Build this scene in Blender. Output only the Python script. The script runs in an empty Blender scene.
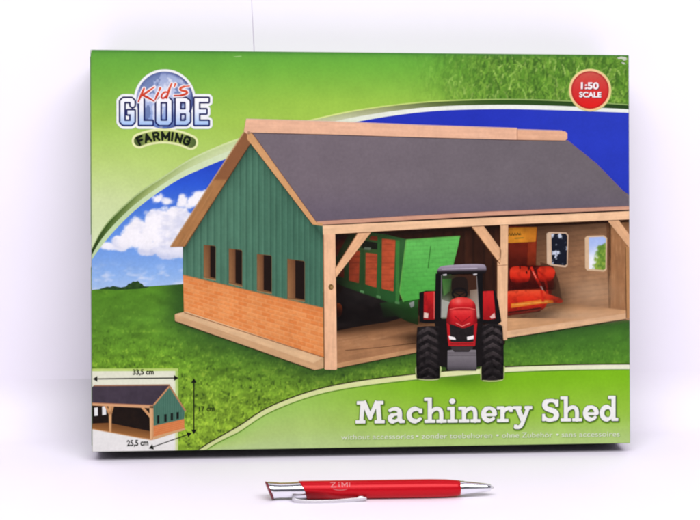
import bpy, bmesh, math, random
import numpy as np
from mathutils import Vector, Matrix

# ------------------------------------------------------------------ camera, light, exposure
SC = bpy.context.scene
COL = SC.collection
rad = math.radians

BOX_W, BOX_H, BOX_D = 0.36, 0.26325, 0.050      # carton, metres
LEAN = rad(8.0)                                # the carton leans back against the backdrop
LIFT = BOX_D * math.sin(LEAN)                   # its front lower edge is off the table

# camera pose relative to the carton's front panel (X right, Y into the carton, Z up)
PX_F = 1346.5                                   # focal length for a 700 wide frame
RV = (rad(0.10171957), rad(-5.15871446), rad(-0.2250899))
TV = np.array([-0.16859071, 0.12566621, 0.88004298])


def rot_vec(w):
    w = np.array(w); t = np.linalg.norm(w); k = w / t
    K = np.array([[0, -k[2], k[1]], [k[2], 0, -k[0]], [-k[1], k[0], 0]])
    return np.eye(3) + math.sin(t) * K + (1 - math.cos(t)) * K @ K


B0 = np.array([[1, 0, 0], [0, 0, -1], [0, 1, 0]], float)
RC = rot_vec(RV) @ B0                           # panel frame -> camera (x right, y down, z forward)
LEANM = np.array([[1, 0, 0], [0, math.cos(LEAN), math.sin(LEAN)], [0, -math.sin(LEAN), math.cos(LEAN)]])
ORG = np.array([0, 0, LIFT])
CAM_POS = LEANM @ (-RC.T @ TV) + ORG
CAM_ROT = LEANM @ RC.T                          # columns: camera x, y(down), z(forward) in the world

cam_data = bpy.data.cameras.new('camera')
cam = bpy.data.objects.new('camera', cam_data)
COL.objects.link(cam)
m = Matrix.Identity(4)
for i in range(3):
    m[i][0] = CAM_ROT[i, 0]; m[i][1] = -CAM_ROT[i, 1]; m[i][2] = -CAM_ROT[i, 2]; m[i][3] = CAM_POS[i]
cam.matrix_world = m
cam_data.sensor_width = 36
cam_data.lens = PX_F * 36 / 700
cam_data.clip_start = 0.02
cam_data.clip_end = 50
SC.camera = cam

world = bpy.data.worlds.new('World')
SC.world = world
world.use_nodes = True
bg = world.node_tree.nodes['Background']
bg.inputs['Color'].default_value = (0.93, 0.92, 1.0, 1)
bg.inputs['Strength'].default_value = 0.15


def area(name, loc, target, size, size_y, power, color):
    d = bpy.data.lights.new(name, 'AREA')
    d.shape = 'RECTANGLE'; d.size = size; d.size_y = size_y
    d.energy = power; d.color = color
    o = bpy.data.objects.new(name, d)
    COL.objects.link(o)
    o.location = loc
    o.rotation_euler = (Vector(target) - Vector(loc)).to_track_quat('-Z', 'Y').to_euler()
    return o


area('softbox', (0.20, -0.80, 1.15), (0.18, -0.06, 0.05), 1.8, 0.5, 20.5, (1.0, 0.985, 1.0))
area('camera_side_fill', (0.22, -1.10, 0.92), (0.18, 0.0, 0.05), 1.4, 0.3, 3.8, (1.0, 0.98, 1.0))  # added fill from the camera side, brightens the lower panel and the wall beside it

SC.view_settings.view_transform = 'Standard'
SC.view_settings.look = 'None'
SC.view_settings.exposure = 0.0
SC.view_settings.gamma = 1.0
SC.cycles.filter_width = 2.3
SC.cycles.max_bounces = 8
SC.cycles.transparent_max_bounces = 48

# ------------------------------------------------------------------ helpers


def lin(c):
    c = np.asarray(c, float) / 255.0
    return np.where(c <= 0.04045, c / 12.92, ((c + 0.055) / 1.055) ** 2.4)


INK_GAIN = 0.715                                  # reflectance of a printed colour


def ink(c):
    return np.clip(lin(c) * INK_GAIN, 0.002, 0.9)


def nodes_of(name):
    mt = bpy.data.materials.new(name)
    mt.use_nodes = True
    nt = mt.node_tree
    return mt, nt, nt.nodes['Principled BSDF']


def noise_mat(name, color, rough=0.5, metal=0.0, scale=300.0, amount=0.06, bump=0.0, rough_var=0.05, coat=0.0):
    mt, nt, p = nodes_of(name)
    tc = nt.nodes.new('ShaderNodeTexCoord')
    n = nt.nodes.new('ShaderNodeTexNoise')
    n.inputs['Scale'].default_value = scale
    n.inputs['Detail'].default_value = 4
    nt.links.new(tc.outputs['Object'], n.inputs['Vector'])
    r = nt.nodes.new('ShaderNodeMapRange')
    r.inputs['To Min'].default_value = 1 - amount
    r.inputs['To Max'].default_value = 1 + amount
    nt.links.new(n.outputs['Fac'], r.inputs['Value'])
    mix = nt.nodes.new('ShaderNodeMix'); mix.data_type = 'RGBA'; mix.blend_type = 'MULTIPLY'
    mix.inputs['Factor'].default_value = 1.0
    mix.inputs['A'].default_value = (*color, 1)
    nt.links.new(r.outputs['Result'], mix.inputs['B'])
    nt.links.new(mix.outputs['Result'], p.inputs['Base Color'])
    r2 = nt.nodes.new('ShaderNodeMapRange')
    r2.inputs['To Min'].default_value = max(0.02, rough - rough_var)
    r2.inputs['To Max'].default_value = rough + rough_var
    nt.links.new(n.outputs['Fac'], r2.inputs['Value'])
    nt.links.new(r2.outputs['Result'], p.inputs['Roughness'])
    p.inputs['Metallic'].default_value = metal
    p.inputs['Coat Weight'].default_value = coat
    p.inputs['Coat Roughness'].default_value = 0.08
    if bump:
        b = nt.nodes.new('ShaderNodeBump')
        b.inputs['Strength'].default_value = bump
        b.inputs['Distance'].default_value = 0.0005
        nt.links.new(n.outputs['Fac'], b.inputs['Height'])
        nt.links.new(b.outputs['Normal'], p.inputs['Normal'])
    return mt


def ink_material():
    """printed, lightly varnished card: the ink colour stored on the mesh, times fine print grain"""
    mt, nt, p = nodes_of('printed_ink')
    at = nt.nodes.new('ShaderNodeAttribute'); at.attribute_name = 'ink'
    tc = nt.nodes.new('ShaderNodeTexCoord')
    n1 = nt.nodes.new('ShaderNodeTexNoise'); n1.inputs['Scale'].default_value = 520; n1.inputs['Detail'].default_value = 3
    n2 = nt.nodes.new('ShaderNodeTexNoise'); n2.inputs['Scale'].default_value = 60; n2.inputs['Detail'].default_value = 3
    for n in (n1, n2):
        nt.links.new(tc.outputs['Object'], n.inputs['Vector'])
    add = nt.nodes.new('ShaderNodeMath'); add.operation = 'ADD'
    nt.links.new(n1.outputs['Fac'], add.inputs[0]); nt.links.new(n2.outputs['Fac'], add.inputs[1])
    r = nt.nodes.new('ShaderNodeMapRange')
    r.inputs['From Min'].default_value = 0.5; r.inputs['From Max'].default_value = 1.5
    r.inputs['To Min'].default_value = 0.89; r.inputs['To Max'].default_value = 1.11
    nt.links.new(add.outputs[0], r.inputs['Value'])
    mix = nt.nodes.new('ShaderNodeMix'); mix.data_type = 'RGBA'; mix.blend_type = 'MULTIPLY'
    mix.inputs['Factor'].default_value = 1.0
    nt.links.new(at.outputs['Color'], mix.inputs['A']); nt.links.new(r.outputs['Result'], mix.inputs['B'])
    nt.links.new(mix.outputs['Result'], p.inputs['Base Color'])
    nt.links.new(at.outputs['Alpha'], p.inputs['Alpha'])
    p.inputs['Roughness'].default_value = 0.38
    p.inputs['Specular IOR Level'].default_value = 0.10
    return mt


INK = ink_material()


def link_mesh(name, verts, faces, mat, parent=None, smooth=False):
    me = bpy.data.meshes.new(name)
    me.from_pydata([tuple(v) for v in verts], [], [tuple(f) for f in faces])
    me.validate()
    if mat:
        me.materials.append(mat)
    if smooth:
        me.polygons.foreach_set('use_smooth', [True] * len(me.polygons))
    o = bpy.data.objects.new(name, me)
    COL.objects.link(o)
    if parent:
        o.parent = parent
    return o


def bm_obj(name, bm, mats, parent=None, smooth=False):
    me = bpy.data.meshes.new(name)
    bmesh.ops.recalc_face_normals(bm, faces=bm.faces[:])
    bm.to_mesh(me); bm.free()
    for mt in (mats if isinstance(mats, (list, tuple)) else [mats]):
        me.materials.append(mt)
    if smooth:
        me.polygons.foreach_set('use_smooth', [True] * len(me.polygons))
    o = bpy.data.objects.new(name, me)
    COL.objects.link(o)
    if parent:
        o.parent = parent
    return o


# ------------------------------------------------------------------ artwork coordinates -> panel metres
# The printed artwork was measured in a 700 x 520 grid; the panel is a flat sheet, so one plane-to-plane
# map takes that grid to metres on the panel (u right, v up).
HM = np.array([[RC[0, 0], RC[0, 2], TV[0]], [RC[1, 0], RC[1, 2], TV[1]], [RC[2, 0], RC[2, 2], TV[2]]])
KM = np.array([[PX_F, 0, 350], [0, PX_F, 260], [0, 0, 1.0]])
HINV = np.linalg.inv(KM @ HM)


def panel(xy):
    xy = np.asarray(xy, float).reshape(-1, 2)
    q = np.c_[xy, np.ones(len(xy))] @ HINV.T
    return q[:, :2] / q[:, 2:]


LAYER = 9e-6
FACE_Y = -0.00012
EDGE = 0.00035                                    # print stops this far from the panel's edge


class Print:
    """collects printed shapes; one mesh, one ink material, colours in the 'ink' attribute"""

    def __init__(s):
        s.v = []; s.c = []; s.f = []; s.n = 0; s.alpha = 1.0; s.line_alpha = 1.0

    def raw(s, uv, lev, cols, faces):
        uv = np.asarray(uv, float)
        uv = np.c_[np.clip(uv[:, 0], EDGE, BOX_W - EDGE), np.clip(uv[:, 1], EDGE, BOX_H - EDGE)]
        s.v.append(np.c_[uv[:, 0], np.full(len(uv), FACE_Y - lev * LAYER), uv[:, 1]])
        cols = np.asarray(cols, float)
        al = cols[..., 3:4] if cols.shape[-1] == 4 else np.full(cols.shape[:-1] + (1,), s.alpha)
        s.c.append(np.broadcast_to(np.concatenate([ink(cols[..., :3]), al], -1), (len(uv), 4)))
        for f in faces:
            s.f.append([i + s.n for i in f])
        s.n += len(uv)

    def poly(s, pts, col, lev):
        """one flat-colour (or colour per corner) polygon"""
        pts = np.asarray(pts, float)
        s.raw(panel(pts), lev, np.asarray(col, float), [list(range(len(pts)))[::-1]])

    def line(s, pts, w, col, lev):
        pts = [np.array(p, float) for p in pts]
        ws = w if isinstance(w, (list, tuple)) else [w] * len(pts)
        L = []; R = []
        for i, p in enumerate(pts):
            a = pts[max(0, i - 1)]; b = pts[min(len(pts) - 1, i + 1)]
            d = (b - a) / (np.linalg.norm(b - a) + 1e-9)
            nrm = np.array([-d[1], d[0]]) * ws[i] / 2
            L.append(p + nrm); R.append(p - nrm)
        n = len(pts)
        allp = np.array(L + R)
        s.raw(panel(allp), lev, np.r_[np.asarray(col, float), s.line_alpha], [[i, i + 1, n + i + 1, n + i] for i in range(n - 1)])

    def field(s, fn, box, res, col, lev):
        """fill {fn <= 0} inside box; col is a colour or a function of (x, y) arrays"""
        x0, y0, x1, y1 = box
        nx = max(2, int(round((x1 - x0) / res))); ny = max(2, int(round((y1 - y0) / res)))
        xs = np.linspace(x0, x1, nx + 1); ys = np.linspace(y0, y1, ny + 1)
        X, Y = np.meshgrid(xs, ys)
        D = fn(X, Y)
        flat = not callable(col)
        ins = D <= 0
        cnt = ins[:-1, :-1].astype(int) + ins[:-1, 1:] + ins[1:, 1:] + ins[1:, :-1]
        P = []; F = []
        if flat:
            for j in range(ny):
                row = cnt[j] == 4
                i = 0
                while i < nx:
                    if row[i]:
                        k = i
                        while k < nx and row[k]:
                            k += 1
                        b = len(P)
                        P += [(xs[i], ys[j]), (xs[k], ys[j]), (xs[k], ys[j + 1]), (xs[i], ys[j + 1])]
                        F.append([b + 3, b + 2, b + 1, b])
                        i = k
                    else:
                        i += 1
        else:
            idx = np.full(D.shape, -1, int)
            jj, ii = np.where(cnt == 4)
            use = np.zeros(D.shape, bool)
            for dj, di in ((0, 0), (0, 1), (1, 1), (1, 0)):
                use[jj + dj, ii + di] = True
            idx[use] = np.arange(use.sum())
            P = list(zip(X[use], Y[use]))
            q = np.stack([idx[jj + 1, ii], idx[jj + 1, ii + 1], idx[jj, ii + 1], idx[jj, ii]], 1)
            F = q.tolist()
        for j, i in zip(*np.where((cnt > 0) & (cnt < 4))):
            c = [(i, j), (i + 1, j), (i + 1, j + 1), (i, j + 1)]
            out = []
            for k in range(4):
                a = c[k]; b = c[(k + 1) % 4]
                da = D[a[1], a[0]]; db = D[b[1], b[0]]
                if da <= 0:
                    out.append((xs[a[0]], ys[a[1]]))
                if (da <= 0) != (db <= 0):
                    t = da / (da - db)
                    out.append((xs[a[0]] + t * (xs[b[0]] - xs[a[0]]), ys[a[1]] + t * (ys[b[1]] - ys[a[1]])))
            if len(out) >= 3:
                b = len(P)
                P += out
                F.append(list(range(b + len(out) - 1, b - 1, -1)))
        if not P:
            return
        P = np.array(P)
        cc = np.asarray(col, float) if flat else col(P[:, 0], P[:, 1])
        s.raw(panel(P), lev, cc, F)

    def shade(s, pts, res, col, fn, lev):
        """a see-through ink: fn(x, y) gives its density"""
        s.region(pts, res, lambda x, y: np.c_[np.broadcast_to(np.asarray(col, float), (len(x), 3)), np.clip(fn(x, y), 0, 1)], lev)

    def region(s, pts, res, col, lev):
        pts = np.asarray(pts, float)
        lo = pts.min(0) - res; hi = pts.max(0) + res
        s.field(lambda X, Y: poly_sdf(pts, X, Y), (lo[0], lo[1], hi[0], hi[1]), res, col, lev)

    def build(s, name, parent):
        V = np.concatenate(s.v); C = np.concatenate(s.c)
        me = bpy.data.meshes.new(name)
        me.from_pydata(V.tolist(), [], s.f)
        a = me.color_attributes.new('ink', 'FLOAT_COLOR', 'POINT')
        a.data.foreach_set('color', C.astype(np.float32).ravel())
        me.materials.append(INK)
        o = bpy.data.objects.new(name, me)
        COL.objects.link(o)
        o.parent = parent
        return o


def poly_sdf(pts, X, Y):
    d2 = np.full(X.shape, 1e18); inside = np.zeros(X.shape, bool)
    n = len(pts)
    for i in range(n):
        ax, ay = pts[i]; bx, by = pts[(i + 1) % n]
        ex, ey = bx - ax, by - ay
        L = ex * ex + ey * ey + 1e-12
        t = np.clip(((X - ax) * ex + (Y - ay) * ey) / L, 0, 1)
        d2 = np.minimum(d2, (X - ax - t * ex) ** 2 + (Y - ay - t * ey) ** 2)
        c = (ay > Y) != (by > Y)
        with np.errstate(divide='ignore', invalid='ignore'):
            xi = ax + (Y - ay) * ex / (ey if ey != 0 else 1e-12)
        inside ^= c & (X < xi)
    d = np.sqrt(d2)
    return np.where(inside, -d, d)


def smooth_pts(pts, n=8, closed=False):
    """Catmull-Rom through pts"""
    pts = [np.array(p, float) for p in pts]
    N = len(pts)
    out = []
    for i in range(N if closed else N - 1):
        if closed:
            p0, p1, p2, p3 = (pts[(i + k - 1) % N] for k in range(4))
        else:
            p0, p1, p2, p3 = pts[max(0, i - 1)], pts[i], pts[i + 1], pts[min(N - 1, i + 2)]
        for k in range(n):
            t = k / n
            out.append(0.5 * ((2 * p1) + (p2 - p0) * t + (2 * p0 - 5 * p1 + 4 * p2 - p3) * t * t
                              + (3 * p1 - p0 - 3 * p2 + p3) * t ** 3))
    if not closed:
        out.append(pts[-1])
    return [tuple(p) for p in out]


def strokes_sdf(strokes, X, Y):
    """union of ('l', pts, r) rounded polylines, ('b', cx, cy, hx, hy) boxes, ('d', cx, cy, r) dots"""
    D = np.full(X.shape, 1e9)
    for st in strokes:
        if st[0] == 'l':
            pts, r = st[1], st[2]
            rs = r if isinstance(r, (list, tuple)) else [r] * len(pts)
            for i in range(len(pts) - 1):
                ax, ay = pts[i]; bx, by = pts[i + 1]
                ex, ey = bx - ax, by - ay
                t = np.clip(((X - ax) * ex + (Y - ay) * ey) / (ex * ex + ey * ey + 1e-12), 0, 1)
                d = np.hypot(X - ax - t * ex, Y - ay - t * ey) - (rs[i] + t * (rs[i + 1] - rs[i]))
                D = np.minimum(D, d)
        elif st[0] == 'b':
            _, cx, cy, hx, hy = st
            k = 0.5
            qx = np.abs(X - cx) - hx + k; qy = np.abs(Y - cy) - hy + k
            d = np.hypot(np.maximum(qx, 0), np.maximum(qy, 0)) + np.minimum(np.maximum(qx, qy), 0) - k
            D = np.minimum(D, d)
        elif st[0] == 'q':                       # straight butt-ended bar
            (ax, ay), (bx, by), r = st[1], st[2], st[3]
            L = math.hypot(bx - ax, by - ay); ux, uy = (bx - ax) / L, (by - ay) / L
            lx = (X - (ax + bx) / 2) * ux + (Y - (ay + by) / 2) * uy
            ly = -(X - (ax + bx) / 2) * uy + (Y - (ay + by) / 2) * ux
            qx = np.abs(lx) - L / 2; qy = np.abs(ly) - r
            D = np.minimum(D, np.hypot(np.maximum(qx, 0), np.maximum(qy, 0)) + np.minimum(np.maximum(qx, qy), 0))
        else:
            D = np.minimum(D, np.hypot(X - st[1], Y - st[2]) - st[3])
    return D


_rs = np.random.RandomState(7)
_LAT = _rs.rand(256, 256)


def vnoise(x, y, seed=0):
    x = np.asarray(x, float) + seed * 17.37; y = np.asarray(y, float) + seed * 41.9
    xi = np.floor(x).astype(int); yi = np.floor(y).astype(int)
    fx = x - xi; fy = y - yi
    fx = fx * fx * (3 - 2 * fx); fy = fy * fy * (3 - 2 * fy)
    g = lambda a, b: _LAT[a % 256, b % 256]
    return (g(xi, yi) * (1 - fx) + g(xi + 1, yi) * fx) * (1 - fy) + (g(xi, yi + 1) * (1 - fx) + g(xi + 1, yi + 1) * fx) * fy


def fbm(x, y, seed=0, o=3):
    s = 0; a = 0.5; t = 0
    for k in range(o):
        s = s + a * vnoise(x * 2 ** k, y * 2 ** k, seed + k * 3); t += a; a *= 0.55
    return s / t


def mixc(a, b, t):
    t = np.clip(np.asarray(t, float), 0, 1)[..., None]
    return np.asarray(a, float) * (1 - t) + np.asarray(b, float) * t


def ramp(t, stops):
    t = np.asarray(t, float)
    xs = [s[0] for s in stops]
    return np.stack([np.interp(t, xs, [s[1][k] for s in stops]) for k in range(3)], -1)


def sstep(a, b, x):
    t = np.clip((np.asarray(x, float) - a) / (b - a), 0, 1)
    return t * t * (3 - 2 * t)


_text_cache = {}


def text_mesh(body, offset=0.0, spacing=1.0):
    """built-in sans lettering as 2D points (height units) and faces"""
    key = (body, offset, spacing)
    if key in _text_cache:
        return _text_cache[key]
    cu = bpy.data.curves.new('lettering', 'FONT')
    cu.body = body; cu.size = 1.0; cu.offset = offset; cu.resolution_u = 4; cu.space_character = spacing
    ob = bpy.data.objects.new('lettering', cu)
    COL.objects.link(ob)
    dg = bpy.context.evaluated_depsgraph_get(); dg.update()
    me = ob.evaluated_get(dg).to_mesh()
    V = np.array([(v.co.x, v.co.y) for v in me.vertices]); F = [list(p.vertices) for p in me.polygons]
    ob.evaluated_get(dg).to_mesh_clear()
    bpy.data.objects.remove(ob); bpy.data.curves.remove(cu)
    _text_cache[key] = (V, F)
    return V, F


def put_text(pr, body, left, right, cap, col, lev, offset=0.0, spacing=1.0, warp=None, shift=(0, 0)):
    """left/right: artwork points at the two ends of the baseline; cap: capital height in artwork units"""
    V0, _ = text_mesh(body, 0.0, spacing)
    V, F = text_mesh(body, offset, spacing)
    x0, x1 = V0[:, 0].min(), V0[:, 0].max()
    Hc, _ = text_mesh('H', 0.0)
    h = Hc[:, 1].max()
    t = (V[:, 0] - x0) / (x1 - x0); hh = V[:, 1] / h * cap
    a = np.array(left, float); b = np.array(right, float)
    d = b - a; L = np.linalg.norm(d); d /= L
    up = np.array([d[1], -d[0]])
    if warp:
        P = warp(t, hh)
    else:
        P = a + np.outer(t * L, d) + np.outer(hh, up)
    P = P + np.array(shift)
    pr.raw(panel(P), lev, np.asarray(col, float), [f[::-1] if False else f for f in F])


# ------------------------------------------------------------------ setting: white backdrop
WALL_Y = BOX_D * math.cos(LEAN) + BOX_H * math.sin(LEAN) + 0.0006


def backdrop():
    mt = noise_mat('white_board', (0.86, 0.815, 0.91), rough=0.6, scale=25, amount=0.012, bump=0.02)
    nt = mt.node_tree; p = nt.nodes['Principled BSDF']
    vo = nt.nodes.new('ShaderNodeTexVoronoi'); vo.inputs['Scale'].default_value = 9.0
    tcn = nt.nodes.new('ShaderNodeTexCoord')
    nt.links.new(tcn.outputs['Object'], vo.inputs['Vector'])
    lt = nt.nodes.new('ShaderNodeMath'); lt.operation = 'LESS_THAN'; lt.inputs[1].default_value = 0.0085
    nt.links.new(vo.outputs['Distance'], lt.inputs[0])
    mx = nt.nodes.new('ShaderNodeMix'); mx.data_type = 'RGBA'
    old = p.inputs['Base Color'].links[0].from_socket
    nt.links.new(lt.outputs[0], mx.inputs['Factor'])
    nt.links.new(old, mx.inputs['A']); mx.inputs['B'].default_value = (0.30, 0.28, 0.30, 1)
    nt.links.new(mx.outputs['Result'], p.inputs['Base Color'])
    R = 0.036
    prof = [(-1.6, 0.0), (-0.8, 0.0), (-0.3, 0.0), (-0.05, 0.0)]
    for k in range(13):
        a = k / 12 * math.pi / 2
        prof.append((WALL_Y - R + R * math.sin(a), R - R * math.cos(a)))
    zs = [0.08, 0.15, 0.22, 0.27, 0.32, 0.38, 0.5, 0.8, 1.2]
    prof += [(WALL_Y, z) for z in zs]
    # a fine vertical crease in the board above the carton, opening downwards
    xc = SEAM_X
    xs = [-1.5, -0.6, -0.1, xc - 0.004]
    V = []; F = []

    def crease(z):
        return 0.0009 * float(np.interp(z, [0.0, 0.05, 0.26, 0.29, 0.34, 1.2], [0, 0.6, 1.0, 0.45, 0.28, 0.2]))
    rows = []
    for (y, z) in prof:
        w = crease(z) if y >= WALL_Y - 1e-6 else 0.00001
        lean = (z - 0.27) * -0.05
        row = [(-1.5, y), (-0.6, y), (-0.1, y), (xc + lean - w * 0.5, y), (xc + lean, y + w * 1.6), (xc + lean + w * 0.5, y),
               (0.3, y), (0.6, y), (1.0, y), (1.9, y)]
        rows.append([(x, yy, z) for x, yy in row])
    n = len(rows[0])
    for r in rows:
        V += r
    for j in range(len(rows) - 1):
        for i in range(n - 1):
            F.append((j * n + i, j * n + i + 1, (j + 1) * n + i + 1, (j + 1) * n + i))
    o = link_mesh('backdrop', V, F, mt)
    for p in o.data.polygons:
        p.use_smooth = abs(p.normal.x) < 0.2 and 0.02 < abs(p.normal.z) < 0.999
    o['kind'] = 'structure'
    return o


def ray_point(px, py, axis, value):
    """where the line of sight through a picture point meets the plane coordinate[axis] = value"""
    d = CAM_ROT @ np.array([(px - 350) / PX_F, (py - 260) / PX_F, 1.0])
    t = (value - CAM_POS[axis]) / d[axis]
    return CAM_POS + t * d, t


SEAM_X = float(ray_point(254, 45, 1, WALL_Y)[0][0])
backdrop()

# ------------------------------------------------------------------ the carton
box = bpy.data.objects.new('toy_box', None)
COL.objects.link(box)
box.location = (0, 0, LIFT)
box.rotation_euler = (-LEAN, 0, 0)
box.empty_display_size = 0.05
box['label'] = 'flat green cardboard box printed with a toy machinery shed, leaning on the white backdrop'
box['category'] = 'toy box'


def carton():
    bm = bmesh.new()
    bmesh.ops.create_cube(bm, size=1.0)
    for v in bm.verts:
        v.co = Vector(((v.co.x + 0.5) * BOX_W, (v.co.y + 0.5) * BOX_D, (v.co.z + 0.5) * BOX_H))
    bmesh.ops.bevel(bm, geom=bm.edges[:], offset=0.0007, segments=3, affect='EDGES', profile=0.6)
    green = noise_mat('carton_green_side', tuple(ink((104, 150, 70))), rough=0.45, scale=90, amount=0.10, bump=0.05)
    edge = noise_mat('carton_worn_edge', tuple(ink((150, 176, 130))), rough=0.6, scale=700, amount=0.35)
    dark = noise_mat('carton_dark_side', tuple(ink((72, 92, 62))), rough=0.5, scale=300, amount=0.3)
    bm.normal_update()
    for f in bm.faces:
        n = f.normal; c = f.calc_center_median()
        if max(abs(n.x), abs(n.y), abs(n.z)) > 0.999:
            f.material_index = 3 if n.z < -0.9 else 0
        elif n.z > 0.3:
            f.material_index = 1
        else:
            f.material_index = 2
    under = noise_mat('carton_shaded_underside', tuple(ink((52, 56, 50))), rough=0.55, scale=200, amount=0.15)  # underside coloured dark to deepen the shade below the carton
    return bm_obj('carton', bm, [green, edge, dark, under], box)


carton()


def flap(x, sgn):
    """end tuck flap: a card panel glued over each short side, with a thumb notch"""
    bm = bmesh.new()
    y0, y1, z0, z1 = 0.0035, BOX_D - 0.0035, 0.004, BOX_H - 0.004
    out = [(y0, z0)]
    out += [(y1, z0), (y1, z1), (y0, z1)]
    zc = (z0 + z1) / 2
    for k in range(9):
        a = math.pi / 2 - k / 8 * math.pi
        out.append((y0 + 0.009 * math.cos(a), zc + 0.011 * math.sin(a)))
    vs = [bm.verts.new((x, y, z)) for y, z in out]
    f = bm.faces.new(vs)
    r = bmesh.ops.extrude_face_region(bm, geom=[f])
    for v in r['geom']:
        if isinstance(v, bmesh.types.BMVert):
            v.co.x += sgn * 0.0005
    return bm_obj('end_flap', bm, noise_mat('flap_card', tuple(ink((112, 158, 74))), rough=0.5, scale=120, amount=0.1), box)


flap(-0.0001, -1)
flap(BOX_W + 0.0001, 1)

# ------------------------------------------------------------------ printed front
XL, XR = 88.0, 633.0
front = Print()

OUTER_L = smooth_pts([(86, 262), (91.5, 249.6), (103.4, 228), (119, 210.6), (139.7, 192.5), (163, 177.2), (188, 161), (212, 149.5),
                      (236, 140), (270, 129), (306, 121.2), (350, 111.5), (395, 105), (440, 101), (500, 99.3), (560, 100.6), (636, 105.2)], 6)
INNER_L = smooth_pts([(86, 270), (91.7, 260), (100.8, 247), (113.8, 231.4), (132, 213), (152.7, 196.4), (178.7, 179.5), (202, 168.6),
                      (224, 159.5), (262, 146), (310, 132), (352, 122.7), (395, 115.3), (440, 110.6), (500, 109), (560, 110.2), (636, 113)], 6)

# -- grass of the top right corner: blades laid into a small tile of colours
GS = 2.0
gw, gh = int(290 * GS), int(62 * GS)
rs = np.random.RandomState(3)
tile = np.zeros((gh, gw, 3)); tile[:] = (96, 142, 46)
yy, xx = np.mgrid[0:gh, 0:gw]
tile *= (0.72 + 0.5 * fbm(xx / 14.0, yy / 20.0, 5))[..., None]
for b in range(5200):
    bx, by = rs.rand() * gw, rs.rand() * (gh + 20)
    ln = (7 + 15 * rs.rand()) * GS * 0.7
    an = rs.normal(0, 0.42); cv = rs.normal(0, 0.5)
    k = rs.rand()
    c = np.array((62, 104, 30)) if k < 0.3 else np.array((90, 142, 40)) if k < 0.66 else np.array((130, 174, 62)) if k < 0.93 else np.array((176, 204, 108))
    c = c * (0.85 + 0.3 * rs.rand())
    w0 = (0.5 + 0.6 * rs.rand()) * GS * 0.42
    for s in np.linspace(0, 1, int(ln) + 2):
        x = bx + ln * s * math.sin(an + cv * s); y = by - ln * s * math.cos(an + cv * s)
        w = w0 * (1 - s) + 0.35
        i0, i1, j = int(round(x - w)), int(round(x + w)), int(round(y))
        if 0 <= j < gh:
            i0 = max(0, i0); i1 = min(gw - 1, i1)
            if i1 >= i0:
                tile[j, i0:i1 + 1] = tile[j, i0:i1 + 1] * 0.25 + c * 0.75
t2 = tile.copy()
t2[1:-1, 1:-1] = (tile[1:-1, 1:-1] * 2 + tile[:-2, 1:-1] + tile[2:, 1:-1] + tile[1:-1, :-2] + tile[1:-1, 2:]) / 6
tile = t2


def top_green(x, y):
    yt = 50 + (x - 90) * 0.0098
    t = y - yt
    left = sstep(330, 95, x)
    a = ramp(t, [(0, (98, 170, 58)), (14, (112, 180, 60)), (50, (156, 200, 72)), (75, (170, 206, 80)), (100, (176, 208, 92))])
    b = ramp(t, [(0, (98, 168, 60)), (20, (112, 178, 62)), (70, (158, 200, 82)), (110, (190, 218, 120)), (150, (212, 228, 164)), (200, (218, 232, 184))])
    c = mixc(a, b, left)
    gx = np.clip((x - 345) * GS, 0, gw - 1.001); gy = np.clip((y - 49) * GS, 0, gh - 1.001)
    g = tile[gy.astype(int), gx.astype(int)]
    m = sstep(372, 475, x + 60 * (fbm(x / 7, y / 9, 2) - 0.5) - 10 * sstep(80, 100, y)) * (0.30 + 0.70 * sstep(400, 500, x))
    c = mixc(c, g, m * 0.95)
    e = np.exp(-np.maximum(t - 0.5, 0) / 1.5)
    return mixc(c, (58, 120, 48), e * 0.75)


outer = np.array(OUTER_L)
front.region([(XL, 40), (XR, 40), (XR, 108)] + [tuple(p) for p in outer[::-1]] + [(XL, 270)], 0.9, top_green, 0)

# -- the two-tone band that edges the picture
nb = len(OUTER_L)
for (t0, t1, kind, lev) in ((0.0, 1.0, 'mint', 1), (0.0, 0.56, 'olive', 2), (-0.06, 0.06, 'rim', 3)):
    A = np.array(OUTER_L); B = np.array(INNER_L)
    P0 = A + (B - A) * t0; P1 = A + (B - A) * t1
    xs = A[:, 0]
    if kind == 'mint':
        C0 = ramp(xs, [(90, (196, 222, 168)), (200, (214, 232, 184)), (300, (226, 236, 206)), (420, (240, 244, 232)), (630, (240, 246, 236))])
        C1 = C0
    elif kind == 'olive':
        C0 = ramp(xs, [(90, (40, 62, 22)), (110, (64, 92, 34)), (150, (142, 164, 88)), (205, (196, 216, 150)), (300, (196, 206, 150)),
                       (380, (150, 158, 104)), (440, (78, 100, 44)), (500, (42, 78, 24)), (630, (36, 66, 22))])
        C1 = ramp(xs, [(90, (30, 50, 18)), (110, (88, 118, 52)), (150, (168, 186, 116)), (205, (206, 222, 164)), (300, (222, 228, 190)),
                       (380, (178, 182, 140)), (440, (104, 118, 66)), (500, (50, 82, 30)), (630, (40, 70, 26))])
    else:
        C0 = ramp(xs, [(90, (150, 176, 110)), (200, (212, 228, 168)), (330, (222, 234, 140)), (440, (196, 220, 116)), (520, (150, 180, 100)), (630, (150, 180, 104))])
        C1 = C0
    for i in range(nb - 1):
        front.raw(panel([P0[i], P0[i + 1], P1[i + 1], P1[i]]), lev, np.array([C0[i], C0[i + 1], C1[i + 1], C1[i]]), [[3, 2, 1, 0]])

# -- sky: blue, paler towards the meadow, with heaped clouds
inner = [tuple(p) for p in INNER_L]


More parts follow.
